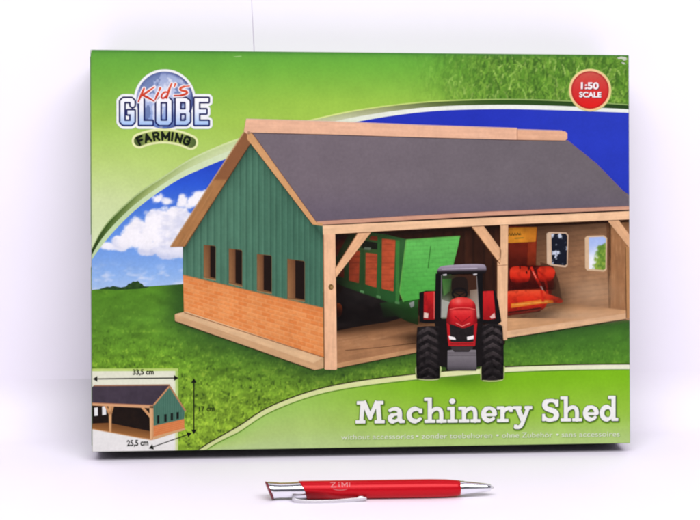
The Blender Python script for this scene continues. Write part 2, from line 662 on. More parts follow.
CLOUDS = [
    ([(108, 246, 9, .5), (122, 243, 13, .6), (140, 233, 17, .9), (160, 226, 20, .85), (178, 228, 20, .95), (168, 248, 18, .7),
      (150, 249, 13, .55), (184, 251, 14, .6), (128, 235, 9, .7), (176, 214, 12, .7)], 206, 268, 4),
    ([(158, 199, 6.0, .8), (165, 201, 6.5, .65), (154, 197.5, 3.5, .8)], 190, 210, 5),
    ([(184, 200, 6, .85), (192, 202, 8, .8), (200, 196, 8, .7), (180, 205, 4, .7)], 190, 214, 6),
]


def sky_col(x, y):
    c = ramp(y, [(105, (30, 44, 170)), (165, (38, 74, 200)), (185, (46, 92, 214)), (215, (84, 134, 226)), (245, (112, 160, 234)), (275, (146, 186, 240)), (290, (178, 206, 244))])
    r = mixc((33, 50, 184), (40, 60, 190), sstep(440, 620, x))
    r = r * (0.97 + 0.06 * fbm(x / 40, y / 18, 30))[..., None]
    c = mixc(c, r, sstep(240, 330, x))
    w = fbm(x / 11, y / 5, 9)
    c = mixc(c, (236, 240, 252), sstep(0.50, 0.85, w) * sstep(258, 280, y) * 0.75)
    for circles, ya, yb, seed in CLOUDS:
        D = np.full(np.shape(x), 1e9)
        for cx, cy, rr, k in circles:
            D = np.minimum(D, np.hypot(x - cx, (y - cy) / k) - rr)
        D = D + 10.0 * (fbm(x / 7.0, y / 5.5, seed, 5) - 0.5)
        n = fbm(x / 13, y / 8, seed + 2, 4)
        cc = mixc((255, 253, 255), (204, 210, 234), sstep(0.44, 0.76, n) * 0.6)
        cc = mixc(cc, (186, 198, 234), sstep(ya + 0.55 * (yb - ya), yb, y) * 0.7)
        c = mixc(c, cc, sstep(2.2, -2.6, D) * np.where(D > 0, 0.85, 1.0))
    return c


front.region(inner + [(XR, 215), (300, 215), (190, 300), (XL, 300), (XL, 268)], 0.9, sky_col, 1)


# -- meadow horizon and lawn
HOR = [(86, 290.5), (100, 289), (112, 287.8), (128, 287), (150, 286.2), (170, 284.8), (196, 283)]
SW_U = smooth_pts([(190, 458), (204, 446.5), (222, 436), (240, 425.6), (268.6, 407.6), (311, 391.5), (354, 382.1), (411, 374.9), (460, 370.4), (510, 367), (560, 365.3), (600, 364.6), (636, 364.4)], 6)
SW_L = smooth_pts([(192, 462), (210, 447), (226, 438), (240, 431), (268.6, 412.6), (311, 396.2), (354, 387), (411, 379.8), (460, 375.4), (510, 371.8), (560, 369.9), (600, 369.2), (636, 369.0)], 6)
SHED_LOW = np.array([(175, 321), (314, 370), (337, 369), (415, 353), (508, 338.5), (632, 318)])


LS = 1.7
lw, lh = int(560 * LS), int(180 * LS)
lawn = np.zeros((lh, lw))
for b in range(30000):
    bx, by = rs.rand() * lw, rs.rand() * lh
    near = by / lh
    ln = (1.0 + 2.6 * rs.rand() * (0.35 + near)) * LS
    an = rs.normal(0, 0.7); v = rs.normal(0, 1.15) * (0.34 + 0.70 * near)
    for q in np.linspace(0, 1, int(ln) + 2):
        xx_, yy_ = int(bx + ln * q * math.sin(an)), int(by - ln * q * math.cos(an))
        if 0 <= xx_ < lw and 0 <= yy_ < lh:
            lawn[yy_, xx_] = lawn[yy_, xx_] * 0.4 + v * 0.6
lawn[1:-1, 1:-1] = (2 * lawn[1:-1, 1:-1] + lawn[:-2, 1:-1] + lawn[2:, 1:-1] + lawn[1:-1, :-2] + lawn[1:-1, 2:]) / 3.6


def lawn_at(x, y):
    gx = np.clip((x - 85) * LS, 0, lw - 2); gy = np.clip((y - 281) * LS, 0, lh - 2)
    return lawn[gy.astype(int), gx.astype(int)]


def lawn_col(x, y):
    c = ramp(y, [(283, (62, 112, 30)), (292, (72, 128, 34)), (318, (76, 130, 38)), (342, (82, 136, 38)), (362, (92, 146, 38)), (392, (106, 156, 42)), (430, (118, 164, 46)), (450, (116, 162, 46))])
    n1 = fbm(x / 24, y / 10, 1); n3 = fbm(x / 7.0, y / 4.0, 8, 2); g = lawn_at(x, y)
    c = c * np.array((1.20, 1.09, 1.12))
    amp = 0.3 + 0.7 * sstep(305, 385, y)
    c = c * np.clip(1 + (n1 - 0.5) * 0.26 + (n3 - 0.5) * 0.42 * amp + g * 0.31 * amp, 0.3, 1.7)[..., None]
    c = mixc(c, (172, 196, 66), sstep(0.3, 1.2, g + (n3 - 0.5) * 2.0) * amp * 0.62)
    c = mixc(c, (52, 92, 30), sstep(-0.5, -1.5, g + (n3 - 0.5) * 2.0) * amp * 0.45)
    c = mixc(c, (70, 134, 44), sstep(420, 600, x) * 0.45)
    yb = np.interp(x, SHED_LOW[:, 0], SHED_LOW[:, 1])
    d = y - yb
    wdt = np.interp(x, [160, 220, 330, 420, 632], [13, 22, 13, 12, 17])
    sh = np.exp(-np.maximum(d, 0) / wdt) * sstep(150, 190, x)
    c = mixc(c, (34, 66, 32), sh * 0.72)
    c = mixc(c, (26, 48, 22), 0.6 * np.exp(-((x - 460) / 40) ** 2 - ((y - 366) / 9) ** 2))
    return np.clip(c, 4, 255)


front.region(HOR + [(250, 290), (XR, 300), (XR, 366)] + SW_U[::-1] + [(XL, 460)], 0.7, lawn_col, 3)
tree_pts = [(98, 289.4), (103, 288), (107, 286.6), (110, 287), (113, 285.8), (117, 286.6), (121, 287.4), (126, 286.4), (128.5, 283.6), (131, 283.2), (133, 281.2), (135.5, 281.6), (138, 280.8), (140, 283), (142.5, 284), (144, 286.2), (150, 286.4), (146, 288), (138, 289), (118, 290)]
front.region(tree_pts, 0.5, lambda x, y: mixc((26, 54, 24), (60, 92, 40), fbm(x / 2, y / 2, 4)), 4)

# -- lower swoosh and the green title field


def field_col(x, y):
    yb = np.interp(x, [92, 630], [452.3, 443.3])
    u = np.interp(x, [p[0] for p in SW_L], [p[1] for p in SW_L])
    t = np.clip((y - u) / np.maximum(yb - u, 4), 0, 1)
    top = mixc((172, 212, 108), (132, 196, 28), sstep(240, 470, x))
    mid = mixc((190, 218, 130), (158, 206, 66), sstep(240, 470, x))
    low = mixc((196, 220, 150), (190, 220, 132), sstep(240, 470, x))
    c = mixc(top, mid, sstep(0, 0.62, t))
    c = mixc(c, low, sstep(0.5, 1.0, t))
    c = mixc(c, (70, 112, 26), 0.62 * np.exp(-((x - 460) / 34) ** 2 - ((y - 376) / 11) ** 2))
    return c * (0.985 + 0.03 * fbm(x / 9, y / 9, 3))[..., None]


front.region(SW_L + [(XR, 460), (190, 470)], 1.3, field_col, 4)
for i in range(len(SW_U) - 1):
    ca = ramp(SW_U[i][0], [(190, (222, 232, 160)), (420, (236, 240, 172)), (630, (246, 248, 220))])
    front.raw(panel([SW_U[i], SW_U[i + 1], SW_L[i + 1], SW_L[i]]), 5, ca, [[3, 2, 1, 0]])
front.line([(x, y - 0.5) for x, y in SW_U], 1.3, (54, 58, 24), 6)
front.line([(x, y + 0.7) for x, y in SW_L], 1.2, (104, 150, 44), 5)

# -- rubbed and chipped corners of the card
for pts in ([(617, 57.5), (621, 56.4), (626, 57.2), (627, 59.6), (624, 60.8), (621.5, 59), (618.5, 59.4)], [(621, 62.2), (624, 62.4), (626, 64.4), (623, 64)],
            [(89, 48), (92.6, 48.5), (92.0, 50.4), (91.4, 52), (89, 54)], 
            [(89, 446), (93.4, 449.5), (97, 455), (88, 455)]):
    front.poly(pts, (222, 230, 206, 0.8), 7)
front.poly([(233, 56.4), (241, 55.8), (242, 56.4), (236, 57.2)], (158, 206, 120), 7)
front_obj = front.build('front_print', box)

# ------------------------------------------------------------------ the big printed shed
shed = Print()
shed.line_alpha = 0.6
L0 = 10


def wood(base, seed, ax=(1, 0), amp=0.16, light=(255, 226, 178)):
    ax = np.array(ax, float) / np.hypot(*ax)

    def f(x, y):
        s = x * ax[0] + y * ax[1]; t = -x * ax[1] + y * ax[0]
        n = fbm(s / 26, t / 1.3, seed, 3)
        m = fbm(s / 9, t / 6, seed + 4, 2)
        c = np.asarray(base, float) * (1 + (n - 0.5) * amp * 1.15 + (m - 0.5) * amp * 0.8)[..., None]
        return np.clip(mixc(c, light, sstep(0.62, 0.9, n) * 0.16), 0, 255)
    return f


# interior first: dark back wall, boarded right wall, floor
shed.region([(330, 228), (505, 219), (505, 345), (330, 345)], 1.2,
            lambda x, y: mixc((40, 20, 12), (74, 40, 24), fbm(x / 5, y / 30, 2) * 0.9) * (0.8 + 0.25 * (np.sin(x * 0.62) > -0.75))[..., None], L0)
shed.region([(506, 218), (632, 208), (632, 320), (506, 325)], 1.0,
            lambda x, y: mixc(mixc((112, 78, 54), (176, 130, 92), sstep(532, 605, x + (y - 240) * 0.25)), (112, 78, 54), 0.5 * fbm(x / 9, y / 5, 6)) *
            (0.80 + 0.22 * sstep(222, 262, y))[..., None] * (0.93 + 0.10 * (np.mod(y + (x - 540) * 0.12, 5.2) > 0.9))[..., None], L0)
shed.region([(608.5, 213), (632, 209), (632, 319), (608.5, 309)], 1.0, wood((166, 116, 76), 9, (0.05, 1), 0.12), L0 + 1)
shed.poly([(606, 220), (611, 219.5), (611, 310), (608.5, 309)], (112, 74, 48), L0 + 1)
# left floor
shed.region([(335, 330), (352, 327), (394, 320), (414, 315), (440, 318), (440, 349), (415, 352.5), (337, 367.5)], 1.0,
            lambda x, y: mixc(wood((184, 132, 90), 3, (1, -0.2), 0.14)(x, y), (62, 36, 20), sstep(345, 325, y + (x - 340) * 0.12) * 0.6 + 0.25 * np.exp(-((y - 337) / 3.0) ** 2) * sstep(365, 400, x)), L0 + 2)
shed.region([(337, 363.4), (418, 348), (440, 344), (440, 348.6), (415, 352.6), (337, 368)], 0.8, wood((212, 160, 112), 4, (1, -0.2), 0.14), L0 + 3)
shed.line([(345, 350.5), (380, 347.5), (416, 343)], 0.7, (96, 58, 34), L0 + 4)
shed.line([(337, 368.4), (380, 360), (416, 353)], 1.0, (40, 34, 18), L0 + 2)
# right floor and its front board
shed.region([(505, 317), (540, 309), (564, 302.6), (590, 306), (632, 311), (632, 316), (505, 336)], 1.0,
            lambda x, y: mixc(wood((216, 164, 116), 5, (1, -0.12), 0.11)(x, y), (120, 80, 50), sstep(312, 303, y) * 0.6), L0 + 2)
shed.region([(505, 331.5), (627, 313.2), (632, 312.5), (632, 318.8), (626, 318.6), (505, 338.3)], 0.8, wood((236, 190, 146), 6, (1, -0.15), 0.10), L0 + 3)
shed.line([(505, 338.6), (570, 328.6), (626, 319.4)], 1.1, (44, 36, 24), L0 + 4)
# dark shade line under the eave inside (part of the printed picture)
shed.poly([(335, 233), (489, 224.5), (632, 219), (632, 222), (489, 229), (335, 239)], (46, 26, 16), L0 + 2)

# two window openings in the back boards
W1 = [(546.5, 233.5), (549, 232), (566, 232.4), (568.4, 235), (567.6, 265.2), (565.5, 267.3), (549, 265.2), (546.8, 263.5)]
shed.poly(W1, (222, 190, 158), L0 + 3)
shed.region([(551.2, 233.5), (565.6, 233.6), (567.3, 236), (566.8, 264.2), (564.8, 265.7), (551.6, 264)], 0.6,
            lambda x, y: mixc((20, 26, 40), (214, 222, 236), sstep(0.56, 0.70, fbm(x / 3.4, y / 4.2, 12, 3))), L0 + 4)
W2 = [(584.8, 238), (587, 236), (604, 235.4), (607, 238), (606.6, 269.4), (604, 271.6), (587, 270.4), (585, 268)]
shed.poly(W2, (226, 192, 154), L0 + 3)
shed.region([(588.8, 237.4), (603.6, 236.8), (605.8, 238.6), (605.4, 268.6), (603.4, 270), (588.8, 268.8)], 0.6,
            lambda x, y: mixc(mixc((176, 198, 246), (248, 250, 255), sstep(240, 262, y + 6 * (fbm(x / 4, y / 4, 3) - .5))),
                              mixc((66, 118, 38), (176, 200, 78), fbm(x / 2.2, y / 2.2, 8)),
                              sstep(-1.5, 1.5, np.minimum((x - 595.5) + (y - 258) * 0.15, (y - 245.5) + (x - 600) * 0.5) + 7 * (fbm(x / 3, y / 3, 5) - 0.5))), L0 + 4)
shed_z = L0 + 22
LB = [(330, 226), (505, 218), (505, 345), (337, 370)]
RB = [(503, 218), (634, 210), (634, 322), (503, 340)]
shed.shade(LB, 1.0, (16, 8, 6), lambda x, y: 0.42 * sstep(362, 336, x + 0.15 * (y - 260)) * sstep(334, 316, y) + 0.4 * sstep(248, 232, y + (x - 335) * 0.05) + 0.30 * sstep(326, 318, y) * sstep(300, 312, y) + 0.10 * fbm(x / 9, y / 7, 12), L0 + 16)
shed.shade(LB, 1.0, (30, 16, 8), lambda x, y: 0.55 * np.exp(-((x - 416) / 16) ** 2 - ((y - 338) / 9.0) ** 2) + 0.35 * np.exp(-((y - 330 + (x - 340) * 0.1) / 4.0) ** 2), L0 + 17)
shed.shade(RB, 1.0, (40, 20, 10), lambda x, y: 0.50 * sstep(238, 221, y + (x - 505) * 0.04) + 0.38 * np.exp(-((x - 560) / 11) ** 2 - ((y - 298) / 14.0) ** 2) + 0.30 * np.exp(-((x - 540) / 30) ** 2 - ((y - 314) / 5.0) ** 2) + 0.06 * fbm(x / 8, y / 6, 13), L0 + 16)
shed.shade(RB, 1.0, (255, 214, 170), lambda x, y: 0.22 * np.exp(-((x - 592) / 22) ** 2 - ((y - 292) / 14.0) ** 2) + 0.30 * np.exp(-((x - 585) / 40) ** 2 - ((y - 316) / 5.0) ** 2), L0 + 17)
# gable wall
GAB = [(250.5, 143.2), (311, 221.5), (322.9, 224), (322.9, 307.8), (182.9, 274.8), (182.9, 246.2)]


def gable_col(x, y):
    s = (x - 183) / 140.0
    u = 23.0 * (s + 0.18 * s * s) / 1.18
    k = u - np.floor(u)
    c = mixc((80, 124, 100), (68, 112, 90), sstep(0.2, 0.9, s))
    c = c * (0.93 + 0.16 * fbm(x / 6, y / 24, 3))[..., None]
    c = mixc(c, (110, 156, 128), np.exp(-((k - 0.30) / 0.13) ** 2) * 0.30)
    c = mixc(c, (36, 72, 58), np.exp(-((k - 0.55) / 0.12) ** 2) * 0.34)
    return c


shed.region(GAB, 0.7, gable_col, shed_z)
shed.shade(GAB, 0.9, (20, 44, 34), lambda x, y: 0.42 * np.exp(-np.maximum((y - 143.2) * 0.64 + (x - 250.5) - 0.0, 0) / 4.5) + 0.30 * np.exp(-np.abs((x - 250.5) * 0.79 - (y - 143.2) * 0.61) / 3.0) * (x > 250) , shed_z + 1)
# brick plinth
BR = [(183, 275), (323, 308), (323.6, 357.6), (184, 312)]


def brick_col(x, y):
    t = (x - 183) / 140.0
    top = 275 + 33 * t; bot = 312 + 45.5 * t
    v = (y - top) / (bot - top) * 10.0
    row = np.floor(v)
    u = (t + 0.12 * t * t) / 1.12 * 15 + 0.5 * np.mod(row, 2)
    fu = u - np.floor(u); fv = v - row
    mort = np.maximum(np.exp(-(np.minimum(fv, 1 - fv) / 0.13) ** 2), 0.7 * np.exp(-(np.minimum(fu, 1 - fu) / 0.07) ** 2))
    tone = _LAT[(np.floor(u).astype(int) * 7) % 256, (row.astype(int) * 13 + 40) % 256]
    c = mixc((230, 134, 68), (242, 158, 92), tone) * (0.94 + 0.12 * fbm(x / 2.0, y / 1.2, 5))[..., None]
    c = mixc(c, (248, 190, 132), mort * 0.5)
    c = mixc(c, (200, 104, 52), np.exp(-((fv - 0.86) / 0.08) ** 2) * 0.35)
    return mixc(c, (206, 112, 58), sstep(0.75, 0.0, v / 3.0) * 0.25)


shed.region(BR, 0.6, brick_col, shed_z)
shed.line([(183, 275), (323, 308)], 0.9, (212, 150, 92), shed_z + 1)
# base board
shed.region([(174.8, 314.2), (186, 311.4), (323.5, 357.2), (323.5, 368.2), (314.5, 370), (175, 321)], 0.8, wood((214, 170, 124), 7, (1, 0.34), 0.10), shed_z + 1)
shed.region([(174.8, 314.2), (186, 311.4), (323.5, 357.2), (313.6, 363)], 0.8, wood((230, 190, 144), 8, (1, 0.34), 0.10), shed_z + 2)
shed.line([(184, 312.5), (250, 333.8), (323.5, 357.4)], 0.9, (150, 84, 44), shed_z + 3)
shed.line([(175, 321.5), (245, 346), (314.5, 370.4)], 1.2, (58, 52, 26), shed_z + 1)
# gable windows: light wooden reveal, dark room
for (xa, xm, xb, ta, tb, ba, bb) in ((203.6, 210.2, 215.8, 244.8, 245.6, 277.4, 280.0), (228.8, 235.4, 242.3, 248.4, 249.8, 283.0, 286.4),
                                     (256.9, 263.6, 271.8, 253.8, 255.2, 290.4, 293.4), (287.3, 295.2, 304.8, 258.8, 260.8, 298.4, 301.2)):
    shed.poly([(xa, ta), (xb - 1, tb), (xb, tb + 1.4), (xb, bb), (xa, ba)], (120, 84, 52), shed_z + 3)
    shed.poly([(xa + .5, ta + .7), (xm, (ta + tb) / 2 + .6), (xm, (ba + bb) / 2 - 1.2), (xa + .5, ba - .8)],
              [(138, 92, 56), (104, 66, 42), (118, 78, 50), (162, 114, 72)], shed_z + 4)
    shed.poly([(xm, (ta + tb) / 2 + .4), (xb - 1.2, tb + .5), (xb - .4, tb + 1.6), (xb - .4, bb - 1.6), (xm, (ba + bb) / 2 - 1.8)], (30, 18, 14), shed_z + 4)
    shed.line([(xa, ba + .3), (xb, bb + .3)], 0.9, (206, 156, 104), shed_z + 5)
shed.poly([(322.8, 226), (322.8, 221.6), (400, 217.5), (489, 212), (636, 205), (636, 214), (489, 220), (400, 225)], (52, 34, 28), shed_z + 2)
# posts, beam, braces
shed.region([(323, 225.2), (335, 224.6), (337, 369), (336, 369.8), (325, 369.6), (324.2, 368)], 0.7, wood((246, 194, 152), 10, (0.01, 1), 0.12), shed_z + 2)
shed.line([(323.3, 226), (324.4, 368)], 0.9, (150, 92, 56), shed_z + 3)
shed.region([(335.2, 268), (357.5, 232.6), (371.2, 232), (335.2, 278.4)], 0.7, wood((238, 184, 138), 11, (0.7, -1), 0.12), shed_z + 2)
shed.line([(335.4, 268), (357.5, 233.2)], 1.0, (120, 72, 40), shed_z + 3)
shed.region([(500, 224), (508, 223.4), (507, 330), (507, 340), (497, 340), (497, 261), (500.3, 264)], 0.7, wood((238, 190, 146), 12, (0.01, 1), 0.12), shed_z + 2)
shed.line([(500.2, 226), (500, 258), (497, 262), (497, 338)], 0.9, (130, 84, 52), shed_z + 3)
shed.region([(471.6, 226.2), (482.2, 224), (501.5, 250.5), (500.6, 264.4)], 0.7, wood((232, 180, 134), 13, (0.7, 1), 0.12), shed_z + 2)
shed.line([(471.6, 227), (499.8, 264.2)], 0.9, (150, 98, 60), shed_z + 3)
shed.line([(497, 265.6), (507.5, 265)], 0.7, (170, 116, 72), shed_z + 4)
shed.region([(606.6, 219.6), (617.2, 218.4), (634, 241), (634, 254)], 0.7, wood((232, 180, 134), 14, (0.7, 1), 0.12), shed_z + 2)
shed.region([(625.4, 246), (634, 250), (634, 318), (626.4, 318.4)], 0.7, wood((190, 138, 88), 15, (0.01, 1), 0.12), shed_z + 1)
shed.line([(625.4, 247), (626.2, 318)], 0.8, (110, 70, 44), shed_z + 2)
shed.region([(322.6, 225), (406, 221.4), (489, 217.4), (636, 210.8), (636, 219.3), (489, 225.2), (406, 229.6), (323, 234.6)], 0.7,
            wood((248, 202, 158), 16, (1, -0.05), 0.10), shed_z + 4)
shed.line([(323, 225), (406, 221.1), (489, 217.1), (636, 210.5)], 1.3, (52, 34, 28), shed_z + 5)
shed.line([(335, 234.4), (406, 230), (489, 225.6), (636, 219.7)], 0.8, (96, 56, 34), shed_z + 5)
shed.field(lambda X, Y: np.hypot((X - 331), (Y - 287) * 0.85) - 2.5, (327, 283, 335, 291), 0.3, (126, 92, 52), shed_z + 5)
shed.field(lambda X, Y: np.hypot((X - 331.6), (Y - 287.2) * 0.85) - 1.3, (327, 283, 335, 291), 0.3, (176, 140, 88), shed_z + 6)
# roof
ROOF = [(250.5, 132), (300, 132.8), (420, 136.6), (520, 139.2), (567, 140.4), (596, 164), (621, 189.6), (634, 198), (634, 206.6), (489, 212), (400, 216.8), (314.6, 221.8)]


def roof_col(x, y):
    c = mixc((119, 108, 115), (112, 104, 109), sstep(300, 560, x))
    c = mixc(c, (98, 88, 104), sstep(180, 222, y) * 0.6)
    return c * (0.97 + 0.06 * fbm(x / 2.5, y / 2.2, 4))[..., None] * (0.98 + 0.04 * fbm(x / 60, y / 30, 7))[..., None]


shed.region(ROOF, 0.9, roof_col, shed_z + 6)
shed.region([(314, 221.6), (400, 216.4), (489, 211.6), (636, 206), (636, 209.4), (489, 215.6), (400, 220.6), (316, 225)], 0.7, wood((212, 158, 130), 17, (1, -0.05), 0.10), shed_z + 7)
shed.line([(314.5, 221.4), (400, 216.2), (489, 211.4), (636, 205.8)], 0.6, (150, 112, 112), shed_z + 8)
shed.line([(567, 140.2), (596, 163.6), (621, 189.3), (634, 198)], 0.9, (150, 122, 122), shed_z + 8)
# barge boards
shed.region([(243.4, 132.6), (247.8, 131), (251.5, 137.5), (250.8, 143.4), (185.4, 246.6), (170.4, 247)], 0.6,
            lambda x, y: mixc(wood((174, 122, 74), 18, (-0.6, 1), 0.12)(x, y), (142, 92, 58), sstep(182, 178, y)), shed_z + 8)
shed.line([(243.6, 132.6), (206, 190.5), (170.4, 246.8)], 1.3, (222, 178, 128), shed_z + 9)
shed.line([(250.4, 143.8), (184.6, 246.8)], 0.9, (78, 60, 40), shed_z + 9)
shed.region([(247.6, 131), (251.5, 132.2), (316.6, 222.4), (322.5, 223), (322.5, 226), (312.5, 224.4), (247, 139)], 0.6, wood((216, 162, 108), 19, (0.6, 1), 0.10), shed_z + 9)
shed.line([(251.8, 132.4), (316.6, 222.2)], 0.7, (140, 92, 74), shed_z + 10)
shed.line([(250.8, 144), (312.5, 224.8)], 0.7, (52, 66, 48), shed_z + 10)
# ridge board in two lengths
shed.region([(246, 119.2), (250, 119), (330, 121.6), (420, 125.4), (517, 128.6), (517, 140.0), (420, 137.2), (330, 134.4), (253, 132.6), (248, 134.6), (243.8, 131.6)], 0.6,
            wood((238, 186, 152), 20, (1, 0.04), 0.07, (250, 214, 190)), shed_z + 9)
shed.region([(517, 129.6), (560, 131), (565, 131.4), (567.2, 133.4), (567.2, 138.6), (565, 140.8), (517, 139.8)], 0.5, wood((230, 176, 140), 21, (1, 0.03), 0.07, (250, 214, 190)), shed_z + 9)
shed.line([(246, 119), (330, 121.3), (420, 125.1), (517, 128.3), (517, 129.4), (562, 130.8)], 0.8, (250, 214, 196), shed_z + 10)
shed.line([(251, 132.9), (330, 134.8), (420, 137.6), (517, 140.2), (565, 141)], 0.9, (92, 66, 62), shed_z + 10)
shed.line([(517, 129), (517, 140)], 0.7, (160, 110, 86), shed_z + 11)
shed.build('shed_picture', front_obj)

# ------------------------------------------------------------------ printed trailer inside the shed
tr = Print()
tr.line_alpha = 0.7
T0 = L0 + 6
tr.poly([(335, 233), (372, 231), (372, 300), (335, 300)], [(58, 28, 16), (46, 26, 16), (20, 16, 12), (30, 18, 12)], T0)
tr.region([(335, 300), (346, 284), (372, 290), (404, 300), (402, 318), (388, 322), (356, 327), (336, 331)], 1.0,
          lambda x, y: mixc((18, 14, 14), (40, 34, 32), fbm(x / 6, y / 4, 3)), T0 + 1)
tr.poly([(380, 303), (418, 298), (418, 325), (408, 322), (396, 316), (384, 318)], [(34, 60, 30), (44, 100, 40), (42, 84, 36), (40, 70, 32), (34, 52, 28), (26, 32, 22)], T0 + 2)
tr.poly([(336, 233), (372, 232.4), (406, 239.8), (399.5, 300), (391, 303), (345, 287), (336, 283)],
        [(50, 60, 32), (58, 82, 42), (52, 100, 52), (40, 96, 44), (38, 84, 38), (34, 58, 28), (30, 44, 24)], T0 + 3)
tr.line([(362, 232), (385, 234.8), (406, 239.6), (460, 236)], 1.0, (66, 116, 64), T0 + 5)
tr.poly([(361, 240), (381, 243.5), (381, 250), (361, 248)], (24, 26, 18), T0 + 4)
tr.poly([(364, 249.5), (370, 250), (371, 247.6), (364.5, 247)], (96, 110, 92), T0 + 5)
for (pts, c) in (([(382, 238.6), (395.4, 240), (393.4, 291.4), (381.6, 288.6)], (190, 82, 48)), ([(365.7, 252.8), (377.2, 254), (376.4, 287.8), (365.4, 284.2)], (176, 76, 44)),
                 ([(349, 251.6), (359.8, 250.4), (358.8, 283), (349, 280.6)], (150, 60, 34)), ([(336, 236), (348, 235), (339, 252), (336, 258)], (96, 34, 18)),
                 ([(371, 236), (380, 236.6), (380, 241), (369, 239.6)], (120, 50, 28)), ([(337, 270), (344, 262), (344, 278), (337, 276)], (96, 36, 20))):
    tr.region(pts, 0.6, (lambda cc: lambda x, y: np.asarray(cc, float) * (0.86 + 0.3 * fbm(x / 5, y / 3, 4))[..., None] * (0.88 + 0.12 * (np.mod(y, 6.1) > 1.0))[..., None])(c), T0 + 4)
for xa, xb, ya, yb, c in ((377.4, 380.6, 236, 296, (46, 92, 44)), (361, 364, 250, 291, (38, 70, 34)), (396, 399.4, 240, 302, (60, 128, 56))):
    tr.poly([(xa, ya), (xb, ya + .6), (xb - .6, yb), (xa - .4, yb - 1)], c, T0 + 5)
    tr.poly([(xa - 1, yb - 1), (xb, yb), (xb, yb + 2.4), (xa - 1, yb + 1.4)], (88, 140, 84), T0 + 6)
tr.region([(406, 239.6), (460, 236), (458, 246), (452.5, 268), (448, 290), (446, 296), (418.6, 299), (403.5, 302), (399.3, 292)], 0.7,
          lambda x, y: mixc((104, 198, 92), (84, 180, 74), sstep(240, 300, y)) * (0.95 + 0.09 * fbm(x / 7, y / 2, 6))[..., None] * (0.95 + 0.06 * (np.mod(y + (x - 400) * 0.05, 4.4) > 0.9))[..., None] * (0.96 + 0.05 * (np.mod(x + 3 * np.floor(y / 4.4), 7.0) > 0.9))[..., None], T0 + 6)
tr.line([(406.2, 240), (399.6, 292), (403.6, 301.8)], 1.1, (128, 206, 96), T0 + 7)
tr.line([(406, 240), (460, 236.3)], 0.9, (132, 208, 100), T0 + 7)
tr.line([(430.6, 246), (428, 268)], 0.9, (48, 128, 36), T0 + 7)
tr.line([(404, 301.6), (446, 296)], 1.0, (40, 110, 34), T0 + 7)
tr.field(lambda X, Y: np.hypot((X - 338), (Y - 310) * 0.62) - 4.4, (336.5, 300, 344, 320), 0.4, lambda x, y: mixc((150, 64, 20), (84, 34, 14), sstep(306, 314, y)), T0 + 3)
tr.poly([(409, 303), (414, 301), (414, 306), (411, 308)], (150, 160, 150), T0 + 4)
tr.build('trailer_picture', front_obj)

# ------------------------------------------------------------------ printed red implement in the right bay
ba = Print()
B1 = L0 + 6
ba.poly([(504, 226), (537.2, 227), (535.6, 268), (504, 272)], [(120, 34, 14), (132, 38, 16), (96, 24, 12), (84, 22, 12)], B1)
ba.region([(504, 227.6), (536.8, 227), (535.6, 241.6), (504, 243.2)], 0.6, lambda x, y: mixc((226, 146, 40), (206, 124, 34), sstep(515, 537, x)) * (0.95 + 0.1 * fbm(x / 4, y / 4, 3))[..., None], B1 + 1)
for k, (x, y, w) in enumerate(((509.5, 234.6, 2.4), (512.2, 234.4, 2), (514.8, 234.2, 2.2), (517.6, 234, 2), (519.8, 233.9, 1.6))):
    ba.line([(x - w / 2, y + 1.4), (x, y - 1.4), (x + w / 2, y + 1.2)], 1.0, (40, 52, 20), B1 + 2)
ba.line([(514.5, 238.4), (523.5, 237.8)], 0.9, (96, 110, 40), B1 + 2)
ba.poly([(528, 243), (535.6, 242), (535.6, 268), (527, 268)], (146, 50, 22), B1 + 1)
ba.region([(504, 268), (520, 265), (540, 265.5), (552, 268), (554, 284), (550, 298), (540, 312), (504, 316)], 0.8,
          lambda x, y: mixc((120, 22, 10), (70, 14, 8), fbm(x / 6, y / 4, 5)), B1 + 2)
ba.poly([(540, 262), (553, 266), (559, 282), (562, 301), (546, 304)], [(96, 62, 42), (72, 40, 28), (78, 46, 32), (90, 58, 38), (64, 30, 20)], B1 + 1)
ba.region(smooth_pts([(510, 270), (514, 266.6), (524, 266.4), (529.4, 269), (529.8, 278), (526, 282), (514, 282.4), (510.4, 279)], 4, True), 0.5,
          lambda x, y: ramp(y, [(266, (196, 40, 18)), (271, (238, 62, 34)), (277, (222, 42, 22)), (283, (150, 22, 12))]), B1 + 4)
ba.region(smooth_pts([(538, 268.6), (546, 266.4), (553, 268), (555, 273), (552, 279.6), (545, 281.4), (539, 280)], 4, True), 0.5,
          lambda x, y: ramp(y, [(266, (190, 40, 18)), (271, (232, 58, 32)), (277, (212, 40, 20)), (283, (140, 20, 10))]), B1 + 4)
ba.region([(504, 292), (516, 290), (541, 288.6), (548, 294), (560, 298), (563.5, 301.4), (560, 303.2), (548, 302), (544, 309), (530, 313), (504, 316.5)], 0.6,
          lambda x, y: mixc(ramp(y, [(288, (214, 62, 30)), (291, (240, 84, 48)), (297, (236, 56, 30)), (304, (212, 40, 22)), (315, (150, 26, 16))]), (120, 20, 12), sstep(0.6, 0.8, fbm(x / 4, y / 3, 8)) * 0.5), B1 + 4)
ba.poly([(511, 303.6), (530, 301.2), (541, 299.8), (553, 300.4), (553, 303), (541, 303.6), (530, 305.2), (511, 308)], (236, 128, 40), B1 + 5)
ba.line([(512, 305), (548, 301.6)], 0.7, (250, 176, 80), B1 + 6)
ba.line([(531, 267), (536, 278), (541, 287), (543, 302)], [2.2, 2.6, 2.6, 2.8], (216, 44, 24), B1 + 6)
ba.line([(537, 270), (544, 276), (547, 288), (547, 294)], [1.8, 2.4, 2.4, 2.2], (190, 34, 18), B1 + 5)
ba.line([(540.6, 286), (543, 290)], 1.3, (250, 220, 210), B1 + 7)
ba.line([(532.5, 271), (536, 278)], 0.6, (252, 150, 130), B1 + 7)
